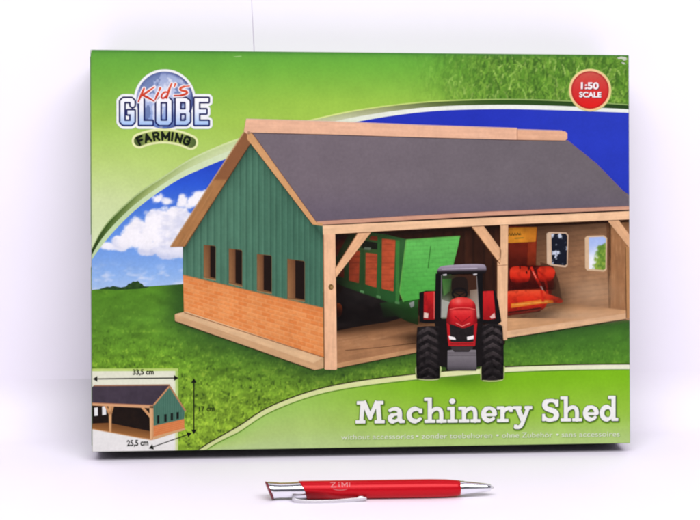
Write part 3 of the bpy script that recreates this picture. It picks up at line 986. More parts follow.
for x, y in ((519, 266), (527.5, 267.4), (534.2, 268.5), (525.6, 271)):
    ba.poly([(x, y), (x + 1.6, y + .3), (x + 1.8, y + 3), (x + .2, y + 2.6)], (70, 14, 10), B1 + 6)
ba.line([(508, 312.5), (520, 311), (541, 308)], 1.4, (66, 12, 10), B1 + 6)
ba.shade([(504, 227), (537, 227), (536, 268), (504, 268)], 0.7, (50, 14, 6), lambda x, y: 0.12 * sstep(0.4, 0.75, fbm(x / 5.0, y / 5.0, 41)) + 0.25 * sstep(250, 268, y), B1 + 3)
ba.shade([(504, 286), (566, 286), (566, 318), (504, 318)], 0.8, (70, 10, 6), lambda x, y: 0.55 * sstep(306, 316, y + (x - 530) * 0.15) * sstep(566, 540, x) + 0.12 * sstep(0.5, 0.72, fbm(x / 3.2, y / 2.4, 18)) * sstep(563, 552, x) * sstep(287, 292, y), B1 + 8)
ba.shade([(504, 264), (556, 264), (556, 290), (504, 290)], 0.8, (60, 10, 6), lambda x, y: 0.5 * sstep(276, 287, y) + 0.16 * sstep(0.48, 0.7, fbm(x / 5.0, y / 4.6, 17)), B1 + 8)
ba.build('implement_picture', front_obj)

# ------------------------------------------------------------------ printed tractor
tc = Print()
K0 = L0 + 36


def tx(x, y):
    return (410 + x / 4.16, 260 + y / 4.16)


def tp(pts):
    return [tx(*p) for p in pts]


def soft(pts, n=3):
    return smooth_pts(pts, n, True)


# soft pale rim at the foot of the cut-out, where it crosses the swoosh
tc.region(soft(tp([(26, 440), (60, 436), (126, 440), (127, 472), (116, 498), (38, 498), (23, 474)])), 0.5, (196, 208, 140), K0)
tc.region(soft(tp([(296, 440), (340, 436), (391, 440), (392, 472), (381, 502), (304, 504), (293, 480)])), 0.5, (206, 220, 140), K0)
# dark mass of axle, cab floor
tc.poly(tp([(96, 236), (300, 236), (306, 300), (300, 440), (276, 446), (276, 460), (150, 460), (150, 446), (118, 440), (110, 300)]), (22, 18, 18), K0 + 1)


def tyre_col(cx, sgn):
    def f(x, y):
        lx = (x - 410) * 4.16; ly = (y - 260) * 4.16
        w = np.abs(lx - cx)
        k = np.mod(ly * 1.0 + sgn * (lx - cx) * 0.0 - w * 0.55, 34.0) / 34.0
        lug = sstep(0.10, 0.22, k) * sstep(0.66, 0.54, k)
        c = mixc((32, 28, 29), (76, 68, 68), lug * (0.45 + 0.45 * sstep(430, 300, ly)))
        c = c * (0.82 + 0.36 * fbm(x / 1.6, y / 1.3, 6))[..., None]
        c = mixc(c, (20, 17, 18), sstep(30, 48, w) * 0.75)
        edge = np.exp(-((k - 0.16) / 0.06) ** 2)
        return mixc(c, (122, 110, 108), edge * sstep(42, 18, w) * 0.55 * sstep(0.35, 0.6, fbm(x / 2.2, y / 2.2, 9)))
    return f


tc.region(soft(tp([(28, 300), (40, 278), (112, 276), (122, 300), (124, 470), (114, 494), (40, 494), (26, 472)])), 0.45, tyre_col(75, 1), K0 + 2)
tc.region(soft(tp([(298, 292), (308, 270), (366, 266), (386, 296), (389, 470), (378, 498), (306, 500), (296, 478)])), 0.45, tyre_col(343, -1), K0 + 2)
# fenders
tc.region(tp([(38, 136), (66, 128), (104, 128), (104, 262), (60, 262), (40, 258)]), 0.4, (18, 15, 16), K0 + 3)
tc.region(tp([(58, 134), (103, 130), (102, 248), (56, 248)]), 0.4, lambda x, y: mixc(ramp((y - 260) * 4.16, [(130, (206, 34, 36)), (180, (190, 26, 30)), (248, (150, 18, 22))]), (84, 8, 12), sstep(0.5, 0.85, fbm(x / 3.0, y / 6.0, 14)) * 0.3), K0 + 4)
tc.region(tp([(298, 126), (352, 126), (366, 170), (380, 256), (364, 268), (300, 262)]), 0.4, (18, 15, 16), K0 + 3)
tc.region(tp([(303, 130), (346, 128), (356, 244), (326, 250), (303, 248)]), 0.4, lambda x, y: mixc(ramp((y - 260) * 4.16, [(130, (214, 40, 40)), (180, (196, 28, 32)), (248, (156, 20, 24))]), (84, 8, 12), sstep(0.5, 0.85, fbm(x / 3.0, y / 6.0, 14)) * 0.3), K0 + 4)
tc.poly(tp([(58, 218), (76, 222), (74, 242), (57, 240)]), (236, 206, 190), K0 + 5)
tc.poly(tp([(332, 236), (350, 220), (354, 240), (338, 244)]), (236, 190, 180), K0 + 5)
tc.line(tp([(100, 132), (100, 244)]), 0.7, (240, 110, 100), K0 + 5)
# cab glass with seat and wheel seen through it
tc.region(tp([(130, 62), (278, 62), (288, 244), (128, 244)]), 0.4,
          lambda x, y: mixc(mixc((44, 66, 38), (62, 36, 24), sstep(442, 462, x)), (150, 148, 134), sstep(292, 302, y) * (sstep(455, 446, x) * .7 + sstep(464, 470, x) * .85)), K0 + 3)
tc.poly(tp([(134, 80), (172, 78), (168, 128), (140, 150)]), [(64, 118, 50), (44, 84, 38), (48, 70, 40), (84, 128, 66)], K0 + 4)
tc.poly(tp([(132, 164), (168, 176), (160, 238), (130, 238)]), (170, 172, 160), K0 + 4)
tc.poly(tp([(248, 126), (282, 122), (286, 236), (264, 238), (252, 180)]), [(120, 100, 84), (150, 132, 114), (190, 182, 168), (170, 160, 146), (150, 138, 122)], K0 + 4)
tc.region(soft(tp([(176, 80), (200, 70), (232, 74), (240, 100), (236, 130), (180, 132), (172, 108)])), 0.4, (34, 24, 20), K0 + 5)
a = np.linspace(0, 2 * math.pi, 25)
tc.line([tx(206 + 30 * math.cos(t), 140 + 22 * math.sin(t)) for t in a], 2.1, (18, 15, 16), K0 + 6)
tc.line(tp([(180, 134), (206, 146), (232, 134)]), 1.2, (22, 18, 18), K0 + 6)
tc.line(tp([(206, 146), (206, 170)]), 2.0, (22, 18, 18), K0 + 6)
# cab pillars
tc.region(tp([(106, 56), (134, 58), (132, 150), (130, 250), (103, 250), (104, 130)]), 0.4, (16, 14, 16), K0 + 6)
tc.region(tp([(274, 60), (302, 56), (302, 130), (300, 258), (288, 258), (284, 160)]), 0.4, (16, 14, 16), K0 + 6)
tc.line(tp([(131, 62), (129, 240)]), 0.6, (140, 136, 134), K0 + 7)
tc.line(tp([(276, 66), (288, 240)]), 0.6, (140, 132, 128), K0 + 7)
# bonnet
tc.region(soft(tp([(160, 186), (172, 166), (196, 156), (218, 155), (246, 160), (268, 178), (274, 200), (278, 262), (256, 272), (228, 284), (206, 280), (180, 270), (152, 262), (156, 210)])), 0.35,
          lambda x, y: mixc(mixc(ramp((y - 260) * 4.16, [(155, (226, 60, 54)), (172, (236, 72, 66)), (188, (214, 34, 38)), (203, (172, 18, 26)), (211, (236, 64, 62)), (236, (216, 34, 40)), (282, (160, 18, 26))]),
                                 (110, 8, 16), sstep(36, 62, np.abs((x - 410) * 4.16 - 216)) * 0.75), (250, 140, 130), np.exp(-(((x - 410) * 4.16 - 200) / 12) ** 2 - (((y - 260) * 4.16 - 172) / 12) ** 2) * 0.6)
          * (0.95 + 0.1 * fbm(x / 1.5, y / 1.5, 4))[..., None], K0 + 8)
tc.line(tp([(164, 206), (190, 200), (216, 198), (246, 200), (270, 206)]), 0.8, (246, 100, 92), K0 + 9)
tc.line(tp([(184, 232), (205, 250), (216, 262), (232, 248), (252, 232)]), 0.8, (150, 18, 26), K0 + 9)
tc.line(tp([(190, 262), (206, 270), (216, 276), (230, 270), (250, 262)]), 0.8, (250, 128, 120), K0 + 9)
tc.region(tp([(152, 262), (180, 270), (206, 281), (216, 284), (230, 282), (256, 272), (278, 262), (270, 344), (160, 344)]), 0.4,
          lambda x, y: mixc((46, 40, 40), (24, 20, 22), fbm(x / 1.4, y / 1.4, 3)), K0 + 9)
tc.poly(tp([(152, 262), (164, 268), (168, 340), (158, 342)]), (198, 28, 34), K0 + 10)
tc.poly(tp([(266, 266), (279, 262), (272, 342), (264, 340)]), (182, 24, 32), K0 + 10)
tc.poly(tp([(160, 314), (186, 322), (190, 332), (164, 330)]), (255, 250, 246), K0 + 11)
tc.poly(tp([(236, 320), (264, 313), (264, 328), (238, 333)]), (255, 250, 246), K0 + 11)
tc.region(tp([(158, 338), (180, 342), (250, 342), (272, 338), (270, 358), (160, 358)]), 0.4, (192, 34, 38), K0 + 10)
tc.line(tp([(168, 349), (264, 349)]), 0.8, (84, 16, 20), K0 + 11)
tc.poly(tp([(170, 360), (262, 360), (258, 378), (174, 378)]), (60, 54, 54), K0 + 10)
tc.region(tp([(156, 376), (176, 374), (184, 382), (244, 382), (252, 374), (274, 374), (276, 452), (270, 458), (160, 458), (155, 452)]), 0.4,
          lambda x, y: ramp((y - 260) * 4.16, [(374, (150, 144, 148)), (386, (112, 106, 110)), (400, (128, 122, 126)), (440, (104, 98, 104)), (458, (70, 66, 70))]), K0 + 11)
tc.line(tp([(158, 398), (274, 398)]), 0.5, (86, 82, 86), K0 + 12)
# roof of the cab
tc.region(soft(tp([(112, 44), (120, 32), (142, 24), (220, 18), (300, 18), (314, 28), (316, 44), (304, 56), (214, 58), (130, 62), (114, 58)])), 0.35,
          lambda x, y: ramp((y - 260) * 4.16 - ((x - 410) * 4.16 - 215) * -0.02, [(18, (176, 164, 178)), (32, (150, 140, 154)), (41, (122, 112, 122)), (46, (52, 44, 48)), (52, (22, 18, 20)), (64, (16, 13, 15))]), K0 + 10)
tc.line(tp([(132, 38), (280, 34)]), 0.6, (206, 198, 210), K0 + 11)
tc.poly(tp([(136, 60), (152, 58), (152, 64), (138, 65)]), (210, 206, 206), K0 + 11)
tc.poly(tp([(262, 58), (278, 56), (278, 62), (264, 64)]), (200, 196, 196), K0 + 11)
# unevenness of the rubber
tc.shade(tp([(20, 270), (392, 262), (394, 504), (24, 500)]), 0.5, (10, 6, 8), lambda x, y: (0.45 * sstep(0.46, 0.74, fbm(x / 2.4, y / 2.4, 33, 4)) + 0.25 * sstep(350, 380, y)) * (strokes_sdf([('b', 428, 352, 11.4, 26), ('b', 492.5, 352, 11, 27)], x, y) < 0), K0 + 13)
tc.build('tractor_picture', front_obj)

# ------------------------------------------------------------------ size drawing in the corner
sz = Print()
S0 = L0
sz.region([(86, 369), (178.2, 368.6), (178, 456), (86, 458)], 1.0,
          lambda x, y: mixc(mixc((238, 240, 214), (246, 244, 240), sstep(372, 446, y)), mixc((168, 206, 92), (214, 226, 150), sstep(372, 410, y)), sstep(174.6, 176.0, x) * 0.85), S0)
sz.region([(86, 368.6), (178.2, 368.3), (178.2, 371), (86, 371.4)], 0.6, (196, 222, 116), S0 + 1)


def z2(p):
    return (80 + p[0] / 5.185, 365 + p[1] / 5.185)


def zp(pts):
    return [z2(p) for p in pts]


sz.region(zp([(50, 190), (378, 206), (378, 385), (50, 332)]), 0.8, lambda x, y: mixc((40, 26, 18), (20, 14, 12), fbm(x / 4, y / 6, 2)), S0 + 2)
sz.region(zp([(50, 305), (150, 300), (365, 344), (372, 386), (50, 330)]), 0.6, lambda x, y: mixc((120, 76, 40), (176, 118, 64), sstep(424, 438, y + (120 - x) * 0.16)), S0 + 3)
sz.line(zp([(50, 332), (365, 388), (382, 386)]), 0.9, (216, 164, 110), S0 + 4)
for q in ([(74, 222), (92, 220), (93, 262), (75, 264)], [(115, 216), (134, 213), (136, 257), (116, 260)]):
    sz.poly(zp(q), (246, 246, 242), S0 + 4)
sz.poly(zp([(148, 212), (164, 213), (163, 348), (152, 349)]), (224, 170, 116), S0 + 5)
sz.poly(zp([(126, 212), (138, 212), (160, 252), (152, 262)]), (214, 158, 104), S0 + 5)
sz.poly(zp([(166, 212), (176, 214), (164, 258), (156, 250)]), (206, 150, 98), S0 + 5)
sz.poly(zp([(314, 218), (332, 220), (364, 256), (364, 276)]), (222, 164, 112), S0 + 5)
sz.poly(zp([(360, 212), (382, 212), (382, 384), (364, 385)]), [(240, 190, 138), (214, 158, 108), (206, 148, 98), (240, 190, 138)], S0 + 6)
sz.poly(zp([(50, 196), (380, 208), (380, 224), (50, 210)]), (228, 172, 124), S0 + 6)
sz.region(zp([(50, 132), (72, 106), (468, 104), (380, 211), (50, 198)]), 0.6, lambda x, y: np.asarray((70, 60, 72.0)) * (0.9 + 0.2 * fbm(x / 4, y / 4, 3))[..., None], S0 + 7)
sz.line(zp([(72, 107), (466, 103)]), 1.2, (178, 132, 100), S0 + 8)
sz.line(zp([(50, 197), (380, 209)]), 0.7, (188, 130, 96), S0 + 8)
sz.region(zp([(380, 210), (466, 110), (542, 236), (540, 280), (382, 316)]), 0.5, lambda x, y: mixc((70, 114, 96), (84, 128, 108), np.mod(x, 2.2) > 1.2), S0 + 7)
sz.region(zp([(382, 316), (541, 280), (541, 331), (382, 376)]), 0.5, lambda x, y: mixc((222, 128, 72), (240, 164, 106), (np.mod(y + (x - 150) * 0.24, 1.9) > 1.3) * 0.6), S0 + 7)
sz.poly(zp([(382, 372), (546, 326), (546, 336), (384, 388)]), (220, 172, 122), S0 + 8)
for a0, a1, b0, b1 in ((400, 412, 260, 305), (437, 450, 254, 296), (470, 483, 248, 288), (500, 513, 243, 281)):
    sz.poly(zp([(a0, b0 + 2), (a1, b0), (a1, b1 - 2), (a0, b1)]), (24, 24, 22), S0 + 8)
sz.line(zp([(382, 208), (466, 108)]), 1.5, (206, 150, 104), S0 + 9)
sz.line(zp([(464, 108), (548, 240)]), 1.6, (186, 136, 92), S0 + 9)


def arrow(p, q, lev, w=1.15, head=4.6, hw=2.9, col=(18, 20, 16)):
    p = np.array(p, float); q = np.array(q, float)
    d = (q - p) / np.linalg.norm(q - p); n = np.array([-d[1], d[0]])
    sz.line([p + d * head * .8, q - d * head * .8], w, col, lev)
    for a_, s in ((p, 1), (q, -1)):
        sz.poly([a_, a_ + s * d * head + n * hw, a_ + s * d * head - n * hw], col, lev + 1)


arrow((92.8, 378.9), (178.6, 377.9), S0 + 10)
arrow((193.9, 378.2), (193.9, 434.2), S0 + 10)
arrow((148.8, 448.4), (191.6, 433.2), S0 + 10, 0.95)
put_text(sz, '33,5 cm', (133, 374.6), (153.6, 374.3), 5.0, (24, 26, 22), S0 + 12, 0.034)
put_text(sz, '25,5 cm', (127.2, 446), (148.2, 445.2), 5.4, (24, 26, 22), S0 + 12, 0.034)
put_text(sz, '17 cm', (199, 411.4), (214.5, 410.8), 4.9, (30, 44, 16), S0 + 12, 0.018)
sz.build('size_drawing', front_obj)

# ------------------------------------------------------------------ maker's emblem, top left
lg = Print()
G0 = L0


def gl(kind, *a):
    return (kind,) + a


def rectpath(x0, y0, x1, y1, c=2.2):
    return [(x0 + c, y0), (x1 - c, y0), (x1, y0 + c), (x1, y1 - c), (x1 - c, y1), (x0 + c, y1), (x0, y1 - c), (x0, y0 + c), (x0 + c, y0)]


R_ = 1.85
t_, b_ = 100.0, 122.9
q0, q1 = t_ - R_, b_ + R_
GLOBE = [
    ('l', [(132.6, 105.0), (132.6, 101.6), (131.0, t_), (124.0, t_), (122.4, 101.6), (122.4, 121.3), (124.0, b_), (131.0, b_), (132.6, 121.3), (132.6, 112.4)], R_),
    ('q', (127.6, 112.4), (134.4, 112.4), R_),
    ('q', (141.4, q0), (141.4, q1), R_ + .2), ('q', (139.4, b_), (152.4, b_), R_),
    ('l', rectpath(158.4, t_, 169.4, b_, 1.7), R_ + .15),
    ('q', (178.0, q0), (178.0, q1), R_ + .2), ('q', (176, t_), (185.6, t_), R_), ('q', (176, b_), (185.6, b_), R_), ('q', (178, 111.4), (186, 111.4), R_),
    ('l', [(185.4, t_), (187.6, 101.8), (187.6, 109.4), (186.4, 111.4), (188, 113.4), (188, 120.8), (185.8, b_)], R_),
    ('q', (196.8, q0), (196.8, q1), R_ + .2), ('q', (195, t_), (208.4, t_), R_), ('q', (195, b_), (208.4, b_), R_), ('q', (196.8, 111.4), (206.2, 111.4), R_),
]
KIDS = [
    ('l', [(144, 88.6), (141.2, 95), (138.4, 101.6)], [1.1, 1.3, 0.8]),
    ('l', [(154.4, 87), (148, 91.4), (141.6, 95.8)], [0.7, 1.2, 1.1]),
    ('l', [(142.2, 94.9), (147.6, 97.4), (154.2, 101.2)], [1.1, 1.3, 0.7]),
    ('l', [(158.2, 93), (156.6, 96.2), (155.2, 99.6)], [1.2, 1.2, 0.8]),
    ('l', [(160.2, 88.2), (159.2, 90.6)], [1.2, 0.9]),
    ('l', smooth_pts([(168.2, 92.6), (165, 92), (162, 94.6), (161.6, 97.6), (164, 98), (167.2, 95)], 4), 1.0),
    ('l', [(171.6, 83.6), (169, 90), (166.6, 98)], [0.9, 1.3, 1.0]),
    ('l', [(175.4, 84), (174.4, 86.6)], [1.1, 0.7]),
    ('l', smooth_pts([(189.4, 86), (184, 86.6), (180.2, 88.6), (181.6, 90.4), (186.4, 91.4), (186.6, 93.4), (181.6, 95.2), (174.4, 95.6)], 4), [0.7] * 4 + [1.2] * 21 + [0.9] * 4),
]
CX, CY = 164.8, 100.2


def arc_pt(s, h):
    """lettering on the ribbon: s across (-1..1), h up"""
    ang = s * 0.50
    Rr = 58.0
    return np.stack([165.0 + (Rr + h) * np.sin(ang), 143.0 + Rr - (Rr + h) * np.cos(ang) - 3.4 + s * 0.9], -1)


mid = arc_pt(np.linspace(-0.86, 0.86, 17), 3.6)
PILL = [('l', [tuple(p) for p in mid], 5.4)]


def halo(X, Y):
    d = np.hypot(X - CX, Y - CY) - 30.9
    return np.minimum(d, strokes_sdf(GLOBE, X, Y) - 4.1)


EB = (110, 62, 222, 156)
lg.field(lambda X, Y: halo(X, Y) - 0.5, EB, 0.5, (150, 190, 110), G0)
lg.field(halo, EB, 0.4, (246, 248, 246), G0 + 1)
lg.field(lambda X, Y: strokes_sdf(PILL, X, Y) - 2.2, EB, 0.4, (236, 242, 176), G0 + 2)


def globe_col(x, y):
    dx, dy = (x - CX) / 28.6, (y - CY) / 28.6
    r = np.hypot(dx, dy)
    c = ramp(dy, [(-1, (150, 166, 206)), (-0.3, (196, 206, 234)), (0.3, (170, 188, 228)), (1, (104, 140, 206))])
    n = fbm(dx * 2.4 / np.sqrt(np.maximum(1.15 - r * r * 0.8, .2)) + 3, dy * 2.6, 21, 4)
    c = mixc(c, (96, 116, 164), sstep(0.53, 0.60, n) * 0.75)
    c = mixc(c, (238, 242, 252), sstep(0.43, 0.33, n) * 0.7)
    c = mixc(c, (52, 62, 122), sstep(0.86, 1.0, r) * (0.35 + 0.55 * sstep(-0.3, 0.8, dx)))
    return c


lg.field(lambda X, Y: np.hypot(X - CX, Y - CY) - 28.6, EB, 0.5, globe_col, G0 + 3)
lg.field(lambda X, Y: strokes_sdf(GLOBE, X, Y) - 1.75, EB, 0.3, lambda x, y: mixc((46, 44, 88), (24, 36, 104), sstep(98, 126, y)), G0 + 4)
lg.field(lambda X, Y: strokes_sdf(GLOBE, X, Y), EB, 0.28, lambda x, y: ramp(y, [(98, (255, 255, 255)), (110, (244, 248, 254)), (118, (206, 224, 248)), (125, (166, 198, 242))]), G0 + 5)
lg.field(lambda X, Y: strokes_sdf(KIDS, X, Y) - 0.95, EB, 0.3, (252, 246, 246), G0 + 6)
lg.field(lambda X, Y: strokes_sdf(KIDS, X, Y) + 0.05, EB, 0.22, lambda x, y: mixc((226, 92, 56), (200, 52, 30), sstep(86, 100, y)), G0 + 7)
lg.field(lambda X, Y: strokes_sdf(PILL, X, Y), EB, 0.4, lambda x, y: mixc((168, 186, 96), (84, 104, 52), sstep(0.45, 1.0, np.abs(x - 165) / 30)), G0 + 5)


CAPS = {'F': [[(0, 0), (0, 7)], [(0, 7), (4, 7)], [(0, 3.6), (3.4, 3.6)]], 'A': [[(-.3, 0), (2.3, 7), (4.9, 0)], [(1, 2.2), (3.6, 2.2)]],
        'R': [[(0, 0), (0, 7), (3, 7), (4, 6), (4, 4.4), (3, 3.5), (0, 3.5)], [(2, 3.5), (4.4, 0)]], 'M': [[(0, 0), (0, 7), (2.9, 1.6), (5.8, 7), (5.8, 0)]],
        'I': [[(0, 0), (0, 7)]], 'N': [[(0, 0), (0, 7), (4.4, 0), (4.4, 7)]],
        'G': [[(4.2, 5.4), (3.2, 7), (1.2, 7), (0, 5.6), (0, 1.4), (1.2, 0), (3.4, 0), (4.4, 1.2), (4.4, 3.2), (2.6, 3.2)]]}
FARM = []
for ch, x in (('F', -26), ('A', -19.2), ('R', -10.6), ('M', -2.6), ('I', 6.9), ('N', 10.6), ('G', 18.6)):
    for pl in CAPS[ch]:
        q = [arc_pt(np.array((x + a_ * 1.12) / 29.0), b2 * 1.06 - 0.1) for a_, b2 in pl]
        FARM.append(('l', [tuple(p) for p in q], 1.22))
lg.field(lambda X, Y: strokes_sdf(FARM, X, Y), EB, 0.22, (14, 24, 14), G0 + 7)
lg.build('emblem', front_obj)

# ------------------------------------------------------------------ scale badge
bd = Print()
BC = (590.0, 90.0)
BBX = (566, 66, 614, 114)
bd.field(lambda X, Y: np.hypot(X - BC[0], Y - BC[1]) - 21.4, BBX, 0.5, (206, 214, 128), L0)
bd.field(lambda X, Y: np.hypot(X - BC[0], Y - BC[1]) - 20.7, BBX, 0.4, (252, 206, 150), L0 + 1)
bd.field(lambda X, Y: np.hypot(X - BC[0], Y - BC[1]) - 18.9, BBX, 0.5,
         lambda x, y: mixc(ramp(y, [(71, (206, 92, 78)), (82, (212, 66, 60)), (95, (216, 44, 44)), (108, (232, 26, 26))]), (150, 24, 28), sstep(16.4, 19.2, np.hypot(x - BC[0], y - BC[1])) * 0.7), L0 + 2)
for sh, col, lev, off in (((0.6, 0.7), (112, 26, 40), L0 + 3, 0.05), ((0, 0), (255, 248, 246), L0 + 4, 0.034)):
    put_text(bd, '1:50', (581.2, 88.7), (598.2, 88.9), 6.2, col, lev, off, 1.0, None, sh)
    put_text(bd, 'SCALE', (579.4, 97.0), (600.8, 97.2), 5.0, col, lev, off, 1.0, None, sh)
bd.build('scale_badge', front_obj)

# ------------------------------------------------------------------ title lettering
tl = Print()
S = 2.0          # half stem
s_ = 1.75         # half thin stroke / serif


def arc(cx, cy, rx, ry, a0, a1, n=16):
    return [(cx + rx * math.cos(rad(a0 + (a1 - a0) * k / n)), cy + ry * math.sin(rad(a0 + (a1 - a0) * k / n))) for k in range(n + 1)]


def glyph(ch):
    if ch == 'M':
        return [('q', (6.0, 0.4), (7.4, 22), 2.1), ('q', (22.6, 22), (24.2, 0.4), 2.3), ('q', (8.2, 22.4), (15.4, 5.2), 2.3), ('q', (14.4, 5.2), (21.8, 22.4), 1.9),
                ('d', 14.9, 5.6, 2.0), ('b', 5.2, 1.7, 5.0, 1.7), ('b', 24.4, 1.7, 5.1, 1.7), ('b', 5.2, 20.7, 3.6, 1.7), ('b', 24.6, 20.7, 3.6, 1.7)]
    if ch == 'a':
        return [('l', smooth_pts([(2.8, 12.8), (5.0, 14.0), (8.4, 14.4), (11.6, 12.8), (12.5, 9.4), (12.5, 4.6), (13.6, 2.2), (15.9, 1.7)], 5), [1.7] * 10 + [2.1] * 6 + [2.3] * 15 + [1.6] * 5),
                ('l', smooth_pts([(12.2, 9.0), (7.4, 8.6), (3.6, 7.0), (2.7, 4.5), (4.0, 2.2), (7.0, 1.9), (10.2, 3.2), (12.3, 5.4)], 5), [1.4] * 8 + [2.2] * 16 + [1.5] * 12), ('b', 15.4, 1.6, 2.2, 1.5)]
    if ch == 'c':
        p = arc(8.4, 8.0, 5.9, 6.2, 38, 322)
        return [('l', p, [1.6] * 3 + [2.3] * 11 + [1.6] * 3), ('b', 13.4, 12.0, 1.6, 2.4)]
    if ch in 'hn':
        top = 24.2 if ch == 'h' else 14.8
        return [('q', (5.6, 0.3), (5.6, top + 0.9), S), ('b', 3.2, top - 0.6, 3.1, 1.6), ('b', 5.7, 1.6, 5.2, 1.6),
                ('l', smooth_pts([(6.6, 9.6), (9.4, 13.0), (12.6, 14.2), (15.6, 12.9), (16.8, 9.4), (16.8, 3), (16.8, 1.6)], 5), [1.4] * 5 + [1.9] * 8 + [S] * 18), ('b', 17.0, 1.6, 5.0, 1.6)]
    if ch == 'i':
        return [('q', (5.0, 0.3), (5.0, 15.8), S), ('b', 2.9, 14.2, 3.0, 1.6), ('b', 5.0, 1.6, 5.0, 1.6), ('d', 4.8, 21.4, 2.85)]
    if ch == 'e':
        p = arc(8.2, 8.0, 5.7, 6.2, 2, 318)
        return [('l', p, [2.2] * 3 + [1.7] * 3 + [2.3] * 8 + [1.6] * 3), ('q', (3.0, 7.4), (14.6, 7.4), 1.45)]
    if ch == 'r':
        return [('q', (5.6, 0.3), (5.6, 15.7), S), ('b', 3.2, 14.2, 3.1, 1.6), ('b', 6.0, 1.6, 5.6, 1.6),
                ('l', smooth_pts([(6.2, 9.4), (8.4, 12.4), (11.0, 13.8), (13.6, 13.9)], 5), [1.5] * 6 + [1.9] * 10), ('b', 14.0, 12.6, 1.7, 2.5)]
    if ch == 'y':
        return [('q', (4.2, 14.6), (9.8, 1.0), 2.3), ('l', smooth_pts([(14.8, 14.2), (11.6, 5.4), (8.8, -2.0), (6.2, -5.0), (2.6, -5.2)], 5), [1.8] * 11 + [1.9] * 10),
                ('b', 4.0, 14.2, 4.2, 1.6), ('b', 15.0, 14.2, 3.8, 1.6), ('b', 2.6, -4.6, 1.6, 2.0)]
    if ch == 'S':
        p = smooth_pts([(15.6, 18.2), (13.0, 20.5), (9.0, 20.9), (5.2, 19.6), (3.9, 16.6), (5.4, 13.6), (9.4, 11.8), (13.4, 10.2), (15.5, 7.2), (14.7, 3.8), (11.6, 2.0), (7.2, 1.7), (3.2, 4.2)], 5)
        return [('l', p, [1.8] * 14 + [2.5] * 33 + [1.8] * 14), ('b', 15.9, 18.4, 1.5, 3.6), ('b', 2.9, 4.2, 1.5, 3.6)]
    if ch == 'd':
        return [('l', arc(8.0, 7.9, 5.2, 6.2, 0, 360, 24), [1.6] * 6 + [2.3] * 13 + [1.6] * 6), ('q', (14.6, 0.3), (14.6, 25.1), S), ('b', 12.2, 23.6, 3.1, 1.6), ('b', 16.2, 1.6, 3.2, 1.6)]


# each letter's left and right edge along the base line
TITLE = [('M', 355.2, 384.8, 29.6), ('a', 387.2, 404.6, 17.4), ('c', 406.4, 422.6, 15.4), ('h', 424.0, 446.6, 22.0), ('i', 447.4, 457.6, 10.0), ('n', 458.2, 480.4, 22.0),
         ('e', 480.8, 496.2, 15.4), ('r', 496.6, 513.0, 16.0), ('y', 513.0, 532.4, 19.0), ('S', 540.6, 559.6, 18.6), ('h', 560.2, 582.0, 22.0), ('e', 582.6, 598.0, 15.4), ('d', 599.0, 618.2, 19.4)]


def title_sdf(dx, dy):
    def f(X, Y):
        D = np.full(X.shape, 50.0)
        for ch, x0, x1, w in TITLE:
            yb = 423.6 - 0.0103 * (x0 - 355.4)
            k = w / (x1 - x0)
            m = (X - dx > x0 - 6) & (X - dx < x1 + 6)
            gx = (X[m] - dx - x0) * k; gy = yb - 0.0103 * (X[m] - dx - x0) - (Y[m] - dy)
            d = strokes_sdf(glyph(ch), gx, gy) / max(k, 1.0)
            D[m] = np.minimum(D[m], d)
        return D
    return f


TB = (350, 392, 626, 436)
for dx, dy, grow, col, lev in ((0.5, 0.7, 1.5, (126, 172, 44), L0), (0.4, 0.6, 0.95, (98, 138, 42), L0 + 1), (0.25, 0.35, 0.5, (66, 90, 38), L0 + 2)):
    tl.field((lambda f, g: lambda X, Y: f(X, Y) - g)(title_sdf(dx, dy), grow), TB, 0.5, col, lev)
tl.field(title_sdf(0, 0), TB, 0.3, (255, 255, 250), L0 + 3)
for words_, xa, xb in (('without accessories', 341.2, 413.6), ('•', 415.8, 418.6), ('zonder toebehoren', 421.6, 492.0), ('•', 496.0, 498.8), ('ohne Zubehör', 502.0, 552.6), ('•', 556.0, 558.8), ('sans accessoires', 561.6, 619.6)):
    ya = 439.7 - 0.0118 * (xa - 341); yb = 439.7 - 0.0118 * (xb - 341)
    put_text(tl, words_, (xa + .3, ya + .4), (xb + .3, yb + .4), 5.0, (136, 176, 70), L0 + 1, 0.02)
    put_text(tl, words_, (xa, ya), (xb, yb), 5.0, (240, 246, 222), L0 + 2, 0.002)
tl.build('title_lettering', front_obj)

# ------------------------------------------------------------------ the pen on the table
PR = 9.2                                       # barrel radius in picture units at the pen
_, td = ray_point(378, 489, 2, 0.006)
MPP = td / PX_F                                # metres per picture unit at the pen's distance
PRM = PR * MPP
pa, _ = ray_point(265, 490.6, 2, PRM)
pb, _ = ray_point(491, 487.6, 2, PRM)
pen = bpy.data.objects.new('ballpoint_pen', None)
COL.objects.link(pen)
ax = (pb - pa); LEN = np.linalg.norm(ax); ax /= LEN
mid_ = (pa + pb) / 2
pen.location = (mid_[0], mid_[1], 0.0)
pen.rotation_euler = (0, 0, math.atan2(ax[1], ax[0]))
pen.empty_display_size = 0.02
pen['label'] = 'red push-button ballpoint pen with silver clip and tip lying in front of the box'
pen['category'] = 'pen'
KX = LEN / 226.0                               # picture unit along the pen
X0 = 265.0 + 113.0


def px_(x):
    return (x - X0) * KX


